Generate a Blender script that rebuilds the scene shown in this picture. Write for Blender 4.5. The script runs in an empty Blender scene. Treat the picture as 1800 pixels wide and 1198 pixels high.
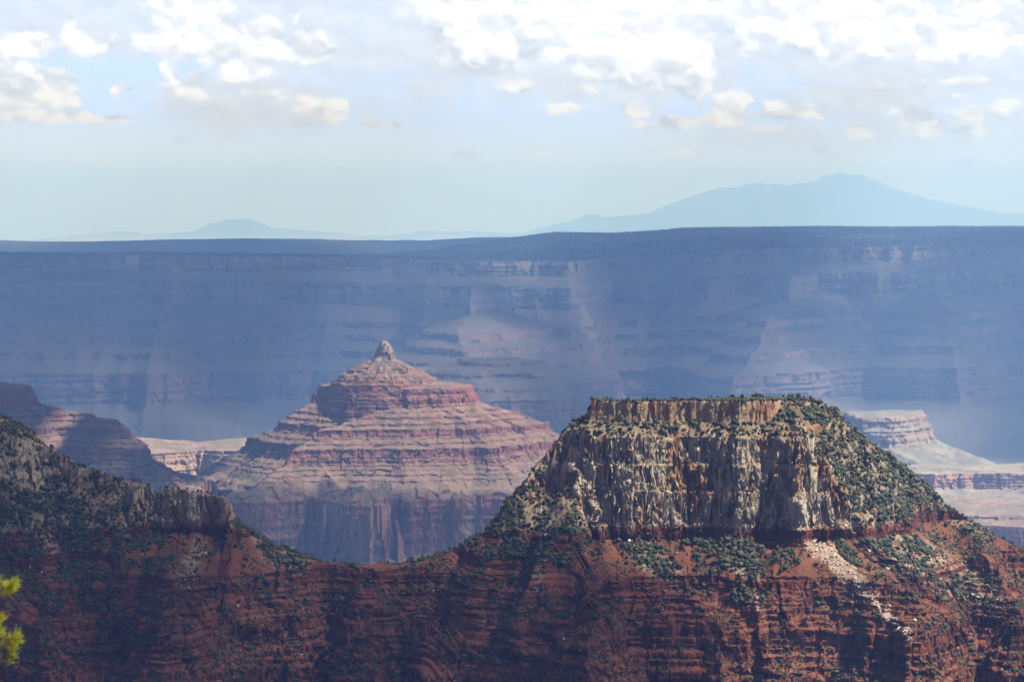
import bpy, math, random
import numpy as np

# ------------------------------------------------------------------ camera, world, sun, exposure
sc = bpy.context.scene
COL = sc.collection
K = 5104.0            # focal length in photo pixels (photo 1800 px wide, 20 degree lens)
HZ = 335.0            # photo row of the true horizontal; heights below are relative to the eye

def PX(px, Y): return (px - 900.0) / K * Y
def PZ(py, Y): return -(py - HZ) / K * Y

cam_d = bpy.data.cameras.new('camera')
cam = bpy.data.objects.new('camera', cam_d); COL.objects.link(cam); sc.camera = cam
cam.location = (0, 0, 0); cam.rotation_euler = (math.radians(90), 0, 0)
cam_d.sensor_width = 36.0; cam_d.lens = 36.0 * K / 1800.0
cam_d.shift_y = -264.0 / 1800.0
cam_d.clip_start = 0.5; cam_d.clip_end = 400000
cam_d.dof.use_dof = True; cam_d.dof.focus_distance = 4000; cam_d.dof.aperture_fstop = 9.0

SUN_AZ = math.radians(101)      # clockwise from the view direction (+Y) towards +X
SUN_EL = math.radians(55)
SUN_DIR = np.array([math.sin(SUN_AZ) * math.cos(SUN_EL), math.cos(SUN_AZ) * math.cos(SUN_EL), math.sin(SUN_EL)])
sd = bpy.data.lights.new('sun', 'SUN'); sun = bpy.data.objects.new('sun', sd); COL.objects.link(sun)
sd.energy = 5.0; sd.angle = math.radians(0.53); sd.color = (1.0, 0.965, 0.935)
from mathutils import Vector
sun.rotation_euler = Vector(SUN_DIR.tolist()).to_track_quat('Z', 'Y').to_euler()

sc.view_settings.view_transform = 'Standard'; sc.view_settings.look = 'None'
sc.view_settings.exposure = 1.32; sc.view_settings.gamma = 1.0
sc.cycles.use_denoising = True
sc.cycles.max_bounces = 6; sc.cycles.diffuse_bounces = 2; sc.cycles.volume_bounces = 0
sc.cycles.transparent_max_bounces = 8
HAZE_DENSITY = 4.9e-5
HAZE_COLOR = (0.28, 0.52, 1.0)
SKY_STRENGTH = 0.072
SKY_TINT = (0.84, 0.88, 1.42)      # white balance of the photograph
HAZE_ABS = (0.62, 0.80, 1.0)

world = bpy.data.worlds.new('World'); sc.world = world; world.use_nodes = True
world.cycles.sampling_method = 'MANUAL'; world.cycles.sample_map_resolution = 512

class NG:
    """tiny node graph helper"""
    def __init__(s, nt): s.nt = nt; s.n = nt.nodes; s.l = nt.links
    def put(s, v, sock):
        if isinstance(v, bpy.types.NodeSocket): s.l.new(v, sock)
        elif v is not None: sock.default_value = v
    def m(s, op, a, b=None, c=None, clamp=False):
        n = s.n.new('ShaderNodeMath'); n.operation = op; n.use_clamp = clamp
        s.put(a, n.inputs[0]); s.put(b, n.inputs[1]); s.put(c, n.inputs[2]); return n.outputs[0]
    def vec(s, x, y, z):
        n = s.n.new('ShaderNodeCombineXYZ'); s.put(x, n.inputs[0]); s.put(y, n.inputs[1]); s.put(z, n.inputs[2]); return n.outputs[0]
    def ss(s, v, a, b, o0=0.0, o1=1.0):
        n = s.n.new('ShaderNodeMapRange'); n.interpolation_type = 'SMOOTHSTEP'
        s.put(v, n.inputs[0]); s.put(a, n.inputs[1]); s.put(b, n.inputs[2]); s.put(o0, n.inputs[3]); s.put(o1, n.inputs[4]); return n.outputs[0]
    def noise(s, vec, scale, detail=4, rough=0.55, dist=0.0, dim='3D'):
        n = s.n.new('ShaderNodeTexNoise'); n.noise_dimensions = dim
        s.put(vec, n.inputs['Vector']); n.inputs['Scale'].default_value = scale; n.inputs['Detail'].default_value = detail
        n.inputs['Roughness'].default_value = rough; n.inputs['Distortion'].default_value = dist; return n.outputs[0]
    def mix(s, f, a, b):
        n = s.n.new('ShaderNodeMix'); n.data_type = 'RGBA'
        s.put(f, n.inputs[0]); s.put(a, n.inputs[6]); s.put(b, n.inputs[7]); return n.outputs[2]

def make_world():
    g = NG(world.node_tree); g.n.clear()
    out = g.n.new('ShaderNodeOutputWorld'); bg = g.n.new('ShaderNodeBackground'); g.l.new(bg.outputs[0], out.inputs[0])
    sky = g.n.new('ShaderNodeTexSky'); sky.sky_type = 'NISHITA'; sky.sun_disc = False
    sky.sun_elevation = SUN_EL; sky.sun_rotation = SUN_AZ; sky.altitude = 2400; sky.air_density = 1.0; sky.dust_density = 0.0; sky.ozone_density = 2.0
    tc = g.n.new('ShaderNodeTexCoord'); sp = g.n.new('ShaderNodeSeparateXYZ'); g.l.new(tc.outputs['Generated'], sp.inputs[0])
    yy = g.m('MAXIMUM', g.m('ABSOLUTE', sp.outputs[1]), 0.08)
    U = g.m('MULTIPLY', g.m('DIVIDE', sp.outputs[0], yy), 51.04)      # azimuth, hundreds of arc units
    V = g.m('MULTIPLY', g.m('DIVIDE', sp.outputs[2], yy), 51.04)      # elevation
    # cumulus masses of the afternoon sky: x, y in photo pixels, half width, height up, height down, amplitude
    grey = [(120,30,420,90,62,.95),(640,40,420,120,88,1.0),(740,150,110,34,40,.55),(1050,90,260,150,84,1.1),(1430,70,300,150,66,.95),(1640,70,280,150,118,1.0),(1560,160,230,30,34,.75),
            (440,175,150,60,52,.85),(40,165,100,50,52,.75),(1380,240,170,26,26,.45),(1660,225,170,34,36,.5),(1200,150,110,50,30,.6)]
    white = [(45,84,46,34,18,.95),(122,48,16,24,30,.9),(155,80,42,28,20,1.0),(330,20,60,50,40,.9),(290,82,55,32,24,.9),(370,75,50,36,32,1.05),(460,82,45,40,30,1.1),(540,90,38,34,22,1.0),(521,30,7,16,16,.5),
             (430,125,42,20,14,.95),(298,128,18,20,14,.8),(325,150,45,20,24,.75),(480,165,60,10,14,.6),(540,185,24,24,20,.7),(575,210,22,10,8,.6),(592,192,16,16,18,.72),
             (860,60,90,70,66,1.2),(1000,20,230,80,50,1.5),(1120,70,110,70,70,1.15),(1215,95,44,80,70,1.2),(980,92,34,22,18,.8),(905,152,32,12,10,.75),(1035,150,24,14,16,.65),(1150,152,34,14,10,.65),
             (1400,10,130,80,60,1.3),(1600,30,210,90,60,1.35),(1460,60,60,50,40,.95),(1745,65,40,26,30,.9),(1660,88,20,12,10,.7),(1310,85,20,18,16,.6),(1480,92,40,20,20,.7),
             (10,140,60,40,40,1.0),(75,160,60,34,26,.9),(75,207,80,12,11,.72),(195,212,42,9,8,.62),(210,158,16,9,8,.85),(655,216,13,11,9,.7),(690,222,12,7,6,.6),
             (995,192,32,12,10,.9),(808,271,18,8,6,.6),(945,266,28,10,9,.62),(1117,196,24,13,10,.72),(1122,222,16,9,7,.72),
             (1285,190,30,26,20,.85),(1265,210,60,14,12,.5),(1375,197,36,16,14,.95),(1430,200,34,14,10,.85),(1200,218,40,12,8,.6),(1380,228,60,9,8,.5),(1620,212,36,22,28,.85),(1590,196,24,12,6,.6),(1508,233,20,9,8,.7),
             (1550,152,30,12,10,.5),(1700,145,60,10,8,.5),(1700,168,40,6,6,.5),(1720,200,60,16,12,.5),(1780,190,30,16,14,.6),(1720,228,50,12,10,.5),(1180,272,60,12,9,.45),(1450,272,24,14,10,.5),(1690,288,30,9,7,.45),
             (160,290,34,18,14,.42),(190,322,34,16,20,.38),(800,335,70,22,18,.36),(10,310,34,34,30,.4),(560,330,80,18,16,.22),(370,358,24,9,8,.32),(315,246,13,7,6,.5)]
    white = [(x, y, w, a, b, min(1.0, c * 1.3) if y > 185 else c) for x, y, w, a, b, c in white]
    def blobmask(u, v, blobs):
        acc = None
        for (bx, by, w, hu, hd, a) in blobs:
            cx = (bx - 900) / 100.0; cy = (HZ - by) / 100.0
            dx = g.m('MULTIPLY', g.m('SUBTRACT', u, cx), 100.0 / w)
            dy = g.m('SUBTRACT', v, cy)
            dyu = g.m('MAXIMUM', g.m('MULTIPLY', dy, 100.0 / hu), g.m('MULTIPLY', dy, -100.0 / hd))
            r2 = g.m('MULTIPLY_ADD', dx, dx, g.m('MULTIPLY', dyu, dyu))
            e = g.m('MULTIPLY_ADD', r2, -0.5 * a, a)
            acc = e if acc is None else g.m('MAXIMUM', acc, e)
        return g.m('MAXIMUM', acc, -0.6)
    p0 = g.vec(U, g.m('MULTIPLY', V, 1.3), 0.0)
    w1 = g.noise(p0, 2.6, 4, 0.6); w2 = g.noise(g.vec(V, U, 5.0), 2.4, 4, 0.6)
    u2 = g.m('MULTIPLY_ADD', w1, 0.62, g.m('SUBTRACT', U, 0.31)); v2 = g.m('MULTIPLY_ADD', w2, 0.36, g.m('SUBTRACT', V, 0.18))
    mw = blobmask(u2, v2, white); mg = blobmask(u2, v2, grey)
    def billow(du, dv, detail):
        p = g.vec(g.m('ADD', U, du), g.m('MULTIPLY_ADD', V, 1.3, dv), 0.0)
        n1 = g.noise(p, 0.9, detail + 2, 0.66, 0.2); n2 = g.noise(p, 3.0, 3, 0.55)
        bill = g.m('ABSOLUTE', g.m('MULTIPLY_ADD', n2, 2.0, -1.0))
        return g.m('ADD', g.m('MULTIPLY_ADD', n1, 1.5, -0.78), g.m('MULTIPLY_ADD', bill, -0.6, 0.12))
    n0 = billow(0.0, 0.0, 6)
    def dome(du, dv, sc_, det):
        vo = g.n.new('ShaderNodeTexVoronoi'); vo.feature = 'F1'; vo.voronoi_dimensions = '2D'; vo.inputs['Scale'].default_value = sc_
        vo.inputs['Detail'].default_value = det; vo.inputs['Roughness'].default_value = 0.45
        uu = g.m('MULTIPLY_ADD', w1, 0.5, U); vv = g.m('MULTIPLY_ADD', w2, 0.4, g.m('MULTIPLY', V, 1.25))
        g.l.new(g.vec(g.m('ADD', uu, du), g.m('ADD', vv, dv), 4.0), vo.inputs['Vector']); return vo.outputs['Distance']
    s0 = dome(0.0, 0.0, 1.6, 1.0); s1 = dome(0.05, 0.16, 1.6, 1.0)
    aw = g.ss(g.m('ADD', g.m('MULTIPLY_ADD', s0, -0.40, g.m('ADD', mw, 0.16)), g.m('MULTIPLY', n0, 0.7)), 0.06, 0.46)
    ag = g.ss(g.m('ADD', mg, n0), -0.05, 0.75)
    rel = g.ss(g.m('SUBTRACT', s1, s0), -0.34, 0.34, -0.5, 0.5)  # painted cloud shading: billows brighter on their upper, sunward side, greyer beneath
    lw = g.m('MULTIPLY_ADD', rel, 0.85, g.m('MULTIPLY_ADD', g.noise(g.vec(U, g.m('MULTIPLY', V, 1.6), 11.0), 0.7, 4, 0.55), 2.0, -0.35))
    lw = g.m('ADD', lw, g.ss(mw, 0.2, 1.1, -0.12, 0.22), clamp=True)
    lg = g.m('MULTIPLY_ADD', rel, 0.30, g.m('MULTIPLY_ADD', w1, 0.5, 0.05), clamp=True)
    cw = g.mix(lw, (0.31, 0.345, 0.42, 1), (0.51, 0.525, 0.575, 1)); cg = g.mix(lg, (0.34, 0.37, 0.43, 1), (0.46, 0.49, 0.54, 1))
    skyc = g.n.new('ShaderNodeVectorMath'); skyc.operation = 'SCALE'; g.l.new(sky.outputs[0], skyc.inputs[0]); skyc.inputs['Scale'].default_value = SKY_STRENGTH
    tint = g.n.new('ShaderNodeVectorMath'); tint.operation = 'MULTIPLY'; g.l.new(skyc.outputs[0], tint.inputs[0]); tint.inputs[1].default_value = SKY_TINT; skyc = tint
    col = g.mix(g.m('MULTIPLY', ag, 0.85), skyc.outputs[0], cg)
    col = g.mix(g.m('MULTIPLY', aw, 0.95), col, cw)
    g.l.new(col, bg.inputs[0]); bg.inputs[1].default_value = 1.0
make_world()

# ------------------------------------------------------------------ numpy noise
def _h(ix, iy, iz, seed):
    h = (ix.astype(np.int64) * 374761393 + iy.astype(np.int64) * 668265263 + iz.astype(np.int64) * 2147483647 + seed * 1274126177) & 0xffffffff
    h = ((h ^ (h >> 13)) * 1274126177) & 0xffffffff
    h = ((h ^ (h >> 16)) * 2246822519) & 0xffffffff
    return ((h ^ (h >> 15)) & 0xffffff).astype(np.float32) / 16777215.0
_Z = np.zeros(1, np.int64)
def vnoise(x, y, seed=0):
    """2D value noise -1..1"""
    fx = np.floor(x); fy = np.floor(y); tx = (x - fx).astype(np.float32); ty = (y - fy).astype(np.float32)
    ix = fx.astype(np.int64); iy = fy.astype(np.int64)
    tx = tx * tx * tx * (tx * (tx * 6 - 15) + 10); ty = ty * ty * ty * (ty * (ty * 6 - 15) + 10)
    a = _h(ix, iy, _Z, seed); b = _h(ix + 1, iy, _Z, seed); c = _h(ix, iy + 1, _Z, seed); d = _h(ix + 1, iy + 1, _Z, seed)
    return ((a + (b - a) * tx) * (1 - ty) + (c + (d - c) * tx) * ty) * 2 - 1
def fbm(x, y, octv=4, seed=0, gain=0.5):
    s = 0; a = 1.0; t = 0
    for i in range(octv):
        s = s + a * vnoise(x * 2 ** i + 17.3 * i, y * 2 ** i - 9.1 * i, seed + i * 7); t += a; a *= gain
    return s / t * 1.5
def ridged(x, y, octv=3, seed=0):
    s = 0; a = 1.0; t = 0
    for i in range(octv):
        s = s + a * (1 - 2 * np.abs(vnoise(x * 2 ** i + 5.3 * i, y * 2 ** i, seed + i * 13))); t += a; a *= 0.5
    return s / t
def vnoise3(x, y, z, seed=0):
    fx = np.floor(x); fy = np.floor(y); fz = np.floor(z)
    tx = (x - fx).astype(np.float32); ty = (y - fy).astype(np.float32); tz = (z - fz).astype(np.float32)
    ix = fx.astype(np.int64); iy = fy.astype(np.int64); iz = fz.astype(np.int64)
    tx = tx * tx * (3 - 2 * tx); ty = ty * ty * (3 - 2 * ty); tz = tz * tz * (3 - 2 * tz)
    def pl(k):
        a = _h(ix, iy, iz + k, seed); b = _h(ix + 1, iy, iz + k, seed); c = _h(ix, iy + 1, iz + k, seed); d = _h(ix + 1, iy + 1, iz + k, seed)
        return (a + (b - a) * tx) * (1 - ty) + (c + (d - c) * tx) * ty
    a = pl(0); b = pl(1)
    return (a + (b - a) * tz) * 2 - 1
def fbm3(x, y, z, octv=3, seed=0, gain=0.5):
    s = 0; a = 1.0; t = 0
    for i in range(octv):
        s = s + a * vnoise3(x * 2 ** i + 3.1 * i, y * 2 ** i, z * 2 ** i, seed + i * 5); t += a; a *= gain
    return s / t * 1.5
def worley(x, y, seed=0, z=None):
    """returns random value of nearest cell, F1, F2 (optionally in 3D)"""
    fx = np.floor(x).astype(np.int64); fy = np.floor(y).astype(np.int64)
    zs = (0,) if z is None else (-1, 0, 1)
    fz = 0 if z is None else np.floor(z).astype(np.int64)
    f1 = np.full(x.shape, 9.0, np.float32); f2 = f1.copy(); cell = np.zeros(x.shape, np.float32)
    for k in zs:
        for i in (-1, 0, 1):
            for j in (-1, 0, 1):
                cx = fx + i; cy = fy + j; cz = (fz + k) if z is not None else _Z
                px = cx + 0.12 + 0.76 * _h(cx, cy, cz, seed); py = cy + 0.12 + 0.76 * _h(cx, cy, cz, seed + 91)
                d = (px - x) ** 2 + (py - y) ** 2
                if z is not None: d = d + (cz + 0.12 + 0.76 * _h(cx, cy, cz, seed + 57) - z) ** 2
                d = np.sqrt(d).astype(np.float32)
                near = d < f1
                f2 = np.where(near, f1, np.minimum(f2, d)); cell = np.where(near, _h(cx, cy, cz, seed + 33), cell); f1 = np.where(near, d, f1)
    return cell * 2 - 1, f1, f2
def ss(x, a, b):
    t = np.clip((x - a) / (b - a), 0, 1); return t * t * (3 - 2 * t)
def lerp(a, b, t): return a + (b - a) * t

# ------------------------------------------------------------------ distance fields
def d_line(X, Y, pts):
    """distance to a polyline [(x,y,q0)...]; returns min over segments of dist + q0(interpolated)"""
    best = np.full(X.shape, 1e9)
    for (x0, y0, a), (x1, y1, b) in zip(pts[:-1], pts[1:]):
        dx, dy = x1 - x0, y1 - y0; L = dx * dx + dy * dy
        t = np.clip(((X - x0) * dx + (Y - y0) * dy) / L, 0, 1)
        d = np.hypot(X - x0 - t * dx, Y - y0 - t * dy) + a + (b - a) * t
        best = np.minimum(best, d)
    return best
def d_poly(X, Y, pts):
    best = np.full(X.shape, 1e9); ins = np.zeros(X.shape, bool)
    n = len(pts)
    for i in range(n):
        x0, y0 = pts[i]; x1, y1 = pts[(i + 1) % n]
        dx, dy = x1 - x0, y1 - y0; t = np.clip(((X - x0) * dx + (Y - y0) * dy) / (dx * dx + dy * dy), 0, 1)
        best = np.minimum(best, np.hypot(X - x0 - t * dx, Y - y0 - t * dy))
        c = ((y0 > Y) != (y1 > Y)) & (X < (x1 - x0) * (Y - y0) / (y1 - y0 + 1e-9) + x0)
        ins ^= c
    return np.where(ins, -best, best)
def smin(a, b, k):
    h = np.clip(0.5 + 0.5 * (b - a) / k, 0, 1); return b + (a - b) * h - k * h * (1 - h)
def crest(pts, prof):
    """[(px,py,Y, prof?)] -> [(x,y,q0)] with q0 such that prof(q0)=height of that photo point"""
    out = []
    for p in pts:
        px, py, Y = p[:3]; pr = p[3] if len(p) > 3 else prof
        z = PZ(py, Y); q = np.array([a for a, b in pr], float); zz = np.array([b for a, b in pr], float)
        out.append((PX(px, Y), Y, float(np.interp(-z, -zz, q))))
    return out
def P(prof, q):
    return np.interp(q, [a for a, b in prof], [b for a, b in prof])

# ------------------------------------------------------------------ mesh from grid
def mesh_obj(name, V, F, mat, colr=None, label=None, kind=None, parent=None, smooth=False):
    """V (n,3), F (m,3|4) numpy arrays, colr (n,3)"""
    me = bpy.data.meshes.new(name); k = F.shape[1]
    me.vertices.add(len(V)); me.vertices.foreach_set('co', V.astype(np.float32).ravel())
    me.loops.add(F.size); me.loops.foreach_set('vertex_index', F.astype(np.int32).ravel())
    me.polygons.add(len(F)); me.polygons.foreach_set('loop_start', np.arange(0, F.size, k, dtype=np.int32))
    me.polygons.foreach_set('loop_total', np.full(len(F), k, np.int32))
    if smooth: me.polygons.foreach_set('use_smooth', np.ones(len(F), bool))
    if colr is not None:
        at = me.color_attributes.new('Col', 'FLOAT_COLOR', 'POINT')
        c = np.ones((len(V), 4), np.float32); c[:, :3] = colr; at.data.foreach_set('color', c.ravel())
    me.update(calc_edges=True); me.materials.append(mat)
    o = bpy.data.objects.new(name, me); COL.objects.link(o)
    if parent is not None: o.parent = parent
    if label: o['label'] = label
    if kind: o['kind'] = kind
    return o

def blur0(a, r):
    """box blur along axis 0, three passes"""
    for _ in range(3):
        c = np.cumsum(np.pad(a, ((r + 1, r), (0, 0)), mode='edge'), axis=0)
        a = (c[2 * r + 1:] - c[:-2 * r - 1]) / (2 * r + 1)
    return a

class Grid: pass
def sample_grid(px0, px1, ncol, y0, y1, nY, rows, zfun, w=0.3, hidden=0.15, rad=6):
    nfull = ncol; ncol = ncol // 4
    u = (np.linspace(px0, px1, ncol) - 900) / K
    Yl = np.linspace(y0, y1, nY)
    Yc = np.broadcast_to(Yl, (ncol, nY)); X = u[:, None] * Yc
    z, q = zfun(X, Yc)
    t = z / Yc; vis = t >= np.maximum.accumulate(t, axis=1) - 2e-4
    dz = np.abs(np.diff(z, axis=1)); dy = np.diff(Yc, axis=1)
    rho = np.sqrt(np.minimum(dz, dy * 12) ** 2 + (w * dy) ** 2) * np.where(vis[:, 1:], 1, hidden)
    rho = blur0(rho, max(1, rad // 3))
    cum = np.concatenate([np.zeros((ncol, 1)), np.cumsum(rho, axis=1)], axis=1)
    G = Grid(); G.Y = np.empty((ncol, rows)); s = np.linspace(0, 1, rows)
    for i in range(ncol): G.Y[i] = np.interp(s * cum[i, -1], cum[i], Yl)
    f = np.linspace(0, ncol - 1, nfull); i0 = np.minimum(f.astype(int), ncol - 2); fr = (f - i0)[:, None]
    G.Y = G.Y[i0] * (1 - fr) + G.Y[i0 + 1] * fr
    u = (np.linspace(px0, px1, nfull) - 900) / K
    G.X = u[:, None] * G.Y
    G.Z, G.q = zfun(G.X, G.Y)
    t = G.Z / G.Y; G.vis = t >= np.maximum.accumulate(t, axis=1) - 3e-4
    return G
def normals(G):
    Pp = np.stack([G.X, G.Y, G.Z], -1)
    a = np.gradient(Pp, axis=0); b = np.gradient(Pp, axis=1)
    n = np.cross(a, b); n /= np.linalg.norm(n, axis=-1, keepdims=True) + 1e-9
    return n
def grid_mesh(name, G, colr, mat, label, mask=None):
    nc, nr = G.X.shape
    V = np.stack([G.X, G.Y, G.Z], -1).reshape(-1, 3)
    idx = np.arange(nc * nr).reshape(nc, nr)
    F = np.stack([idx[:-1, :-1], idx[1:, :-1], idx[1:, 1:], idx[:-1, 1:]], -1)
    if mask is not None: F = F[mask[:-1, :-1]]
    F = F.reshape(-1, 4)
    used = np.zeros(len(V), bool); used[F.ravel()] = True; rm = np.cumsum(used) - 1
    return mesh_obj(name, V[used], rm[F], mat, colr.reshape(-1, 3)[used], label, 'structure')

def rock_material(name, s1, s2, bump, amt=0.35, bdist=1.0):
    m = bpy.data.materials.new(name); m.use_nodes = True; g = NG(m.node_tree); g.n.clear()
    out = g.n.new('ShaderNodeOutputMaterial'); b = g.n.new('ShaderNodeBsdfPrincipled'); g.l.new(b.outputs[0], out.inputs[0])
    b.inputs['Roughness'].default_value = 0.95; b.inputs['Specular IOR Level'].default_value = 0.1
    at = g.n.new('ShaderNodeVertexColor'); at.layer_name = 'Col'
    ge = g.n.new('ShaderNodeNewGeometry')
    n1 = g.noise(ge.outputs['Position'], s1, 5, 0.65); n2 = g.noise(ge.outputs['Position'], s2, 3, 0.6)
    f = g.m('MULTIPLY_ADD', g.m('ADD', n1, n2), amt * 2, 1 - amt * 2)
    v = g.n.new('ShaderNodeVectorMath'); v.operation = 'SCALE'; g.l.new(at.outputs[0], v.inputs[0]); g.l.new(f, v.inputs['Scale'])
    g.l.new(v.outputs[0], b.inputs['Base Color'])
    if bump:
        bp = g.n.new('ShaderNodeBump'); bp.inputs['Strength'].default_value = bump; bp.inputs['Distance'].default_value = bdist
        g.l.new(n1, bp.inputs['Height']); g.l.new(bp.outputs[0], b.inputs['Normal'])
    return m
def C(*a): return np.array(a, np.float32)
def cmix(a, b, t): return a + (b - a) * t[..., None]
def layers(z, tab):
    """tab [(z, colour)] from top to bottom, linear mix"""
    zz = np.array([-t[0] for t in tab]); out = np.empty(z.shape + (3,), np.float32)
    for k in range(3): out[..., k] = np.interp(-z, zz, [t[1][k] for t in tab])
    return out

TAN = C(.46, .33, .20); CREAM = C(.60, .48, .33); GREY = C(.45, .37, .275); ORANGE = C(.40, .17, .07)
RED = C(.20, .056, .032); DRED = C(.10, .036, .025); SUPAI = C(.20, .068, .038); SOIL = C(.23, .082, .040)
PALE = C(.55, .47, .36); SAGE = C(.11, .12, .06); PINK = C(.42, .20, .14); REDWALL = C(.40, .15, .10)
GREEN = C(.05, .06, .03)

# ------------------------------------------------------------------ foreground: mesa and ridge
rs = np.random.RandomState(5)
def supai(q0, z0, q1, z1):
    out = []; q, z = q0, z0
    tot = z1 - z0; sl = tot / (q1 - q0)
    while q < q1:
        ch = rs.uniform(3.5, 8.5) if rs.rand() < .7 else rs.uniform(13, 22)
        cr = ch * 0.12; out.append((q, z)); out.append((q + cr, z - ch))
        br = rs.uniform(4, 11); dz = br * rs.uniform(.35, .6)
        need = (-sl) * (cr + br) - ch; dz = min(max(need * .8 + .2 * dz, br * .25), br * .75)
        q += cr + br; z = z - ch - dz
    return out
FG1 = [(-300, -322), (-120, -305), (-40, -293.5), (0, -290), (3.5, -317), (28, -336), (31, -338), (35, -371), (38.5, -375), (42, -407), (45.5, -412), (50, -450), (53, -458), (55, -474), (112, -517)]
FG1 += supai(114, -519, 900, -1250)
SH = 84
FG2 = [(-300, -322), (-120, -305), (-40, -293.5), (0, -292), (40, -326), (134, -450), (137, -458), (139, -474)] + [(q + SH, z) for q, z in FG1 if q > 60]
SMQ = np.arange(100, 900, 4.0); SMZ = np.convolve(np.pad([float(P(FG1, a)) for a in SMQ], 12, mode='edge'), np.ones(25) / 25, 'valid')
def fg_mask(X, Y):
    m = ss(X + np.minimum(Y - 3990, 0) * 2.2, 345, 392)
    left = (0.62 - .10 * ss(X, -100, -20)) * (1 - ss(X, 75, 118))
    left = left + .38 * ss(X, -395, -375) * (1 - ss(X, -120, -60))
    outc = ss(X, -545, -520) * (1 - ss(X, -395, -380))          # the flat-topped outcrop keeps its cliff
    left = left * (1 - 0.95 * outc)
    return np.maximum(m, left)
def fcrest(pts, step=9.0, drop=0.0):
    out = []; qq = np.linspace(-60, 900, 4000); a1 = P(FG1, qq); a2 = P(FG2, qq)
    for (x0, y0, d0), (x1, y1, d1) in zip(pts[:-1], pts[1:]):
        n = max(1, int(math.hypot(x1 - x0, y1 - y0) / step))
        for i in range(n + (1 if (x1, y1, d1) == pts[-1] else 0)):
            t = i / n; px, py, Y = x0 + (x1 - x0) * t, y0 + (y1 - y0) * t, d0 + (d1 - d0) * t
            m = float(fg_mask(np.array([PX(px, Y)]), np.array([Y]))[0]); zz = a1 + (a2 - a1) * m
            out.append((PX(px, Y), Y, float(np.interp(-PZ(py, Y), -zz, qq)) - drop - SH * m))
    return out
left_crest = fcrest([(-200,640,4060),(-80,702,4050),(0,744,4040),(60,774,4035),(100,794,4030),(150,820,4025),(200,840,4020),(280,853,4015),(340,859,4010),(396,866,4005),(408,878,4003),(416,905,4000),(430,922,3998),(480,952,3995),(560,978,3990),(640,986,3990),(700,990,4000),(760,978,4000),(820,948,4000),(850,934,4000),(880,909,4005),
    (908,867,4010),(930,834,4015),(960,797,4020),(985,767,4025),(1000,748,4030),(1030,734,4035),(1050,712,4040)], drop=9.0)
right_crest = fcrest([(1440,706,4100),(1475,737,4150),(1520,772,4190),(1580,812,4200),(1640,862,4200),(1655,893,4200),(1700,912,4190),(1750,942,4170),(1800,964,4150),(1900,1010,4130),(2000,1050,4120)], drop=7.0)
spurs = [fcrest([(1385,765,3985),(1440,792,3955),(1487,890,3938)]),
         fcrest([(1045,925,3950),(1036,1058,3795),(1030,1190,3680)]),
         fcrest([(1450,950,3930),(1600,1084,3775),(1650,1200,3660)]),
         fcrest([(1700,916,4180),(1760,1010,3980),(1800,1090,3870),(1840,1190,3750)]),
         fcrest([(330,925,3985),(290,1075,3805),(280,1200,3690)]),
         fcrest([(640,988,3990),(620,1060,3880),(600,1190,3750)]),
         fcrest([(-20,1050,3850),(60,1090,3770),(90,1200,3660)])]
cap_poly = [(PX(1045, 4012), 4012), (PX(1120, 4000), 4000), (PX(1210, 4012), 4012), (PX(1300, 3998), 3998), (PX(1350, 4010), 4010), (PX(1390, 4050), 4050), (PX(1440, 4120), 4120), (PX(1400, 4220), 4220), (PX(1060, 4220), 4220), (PX(1035, 4080), 4080)]
CAPX = [(-300, 560), (-200, 640), (-80, 702), (0, 744), (60, 774), (100, 794), (150, 820), (200, 840), (240, 846), (280, 853), (340, 859), (396, 867), (407, 880), (412, 905), (430, 922), (480, 952), (560, 978), (640, 986), (700, 989), (760, 978), (820, 948), (850, 934), (880, 909),
        (892, 880), (908, 862), (930, 832), (960, 795), (985, 766), (1000, 747), (1030, 733), (1040, 712), (1050, 600), (1470, 600), (1475, 737), (1520, 772), (1580, 812), (1640, 862), (1655, 890), (1700, 912), (1750, 942), (1800, 964), (1900, 1010), (2000, 1050)]
def skyline_cap(X, Y):
    D = [4040 if a <= 1470 else (4150 if a < 1500 or a > 1790 else 4195) for a, b in CAPX]
    xs = [PX(a, d) for (a, b), d in zip(CAPX, D)]; zs = [PZ(b, d) for (a, b), d in zip(CAPX, D)]
    return np.interp(X, xs, zs) + fbm(X / 18, Y / 30, 3, 36) * 2.2
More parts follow.
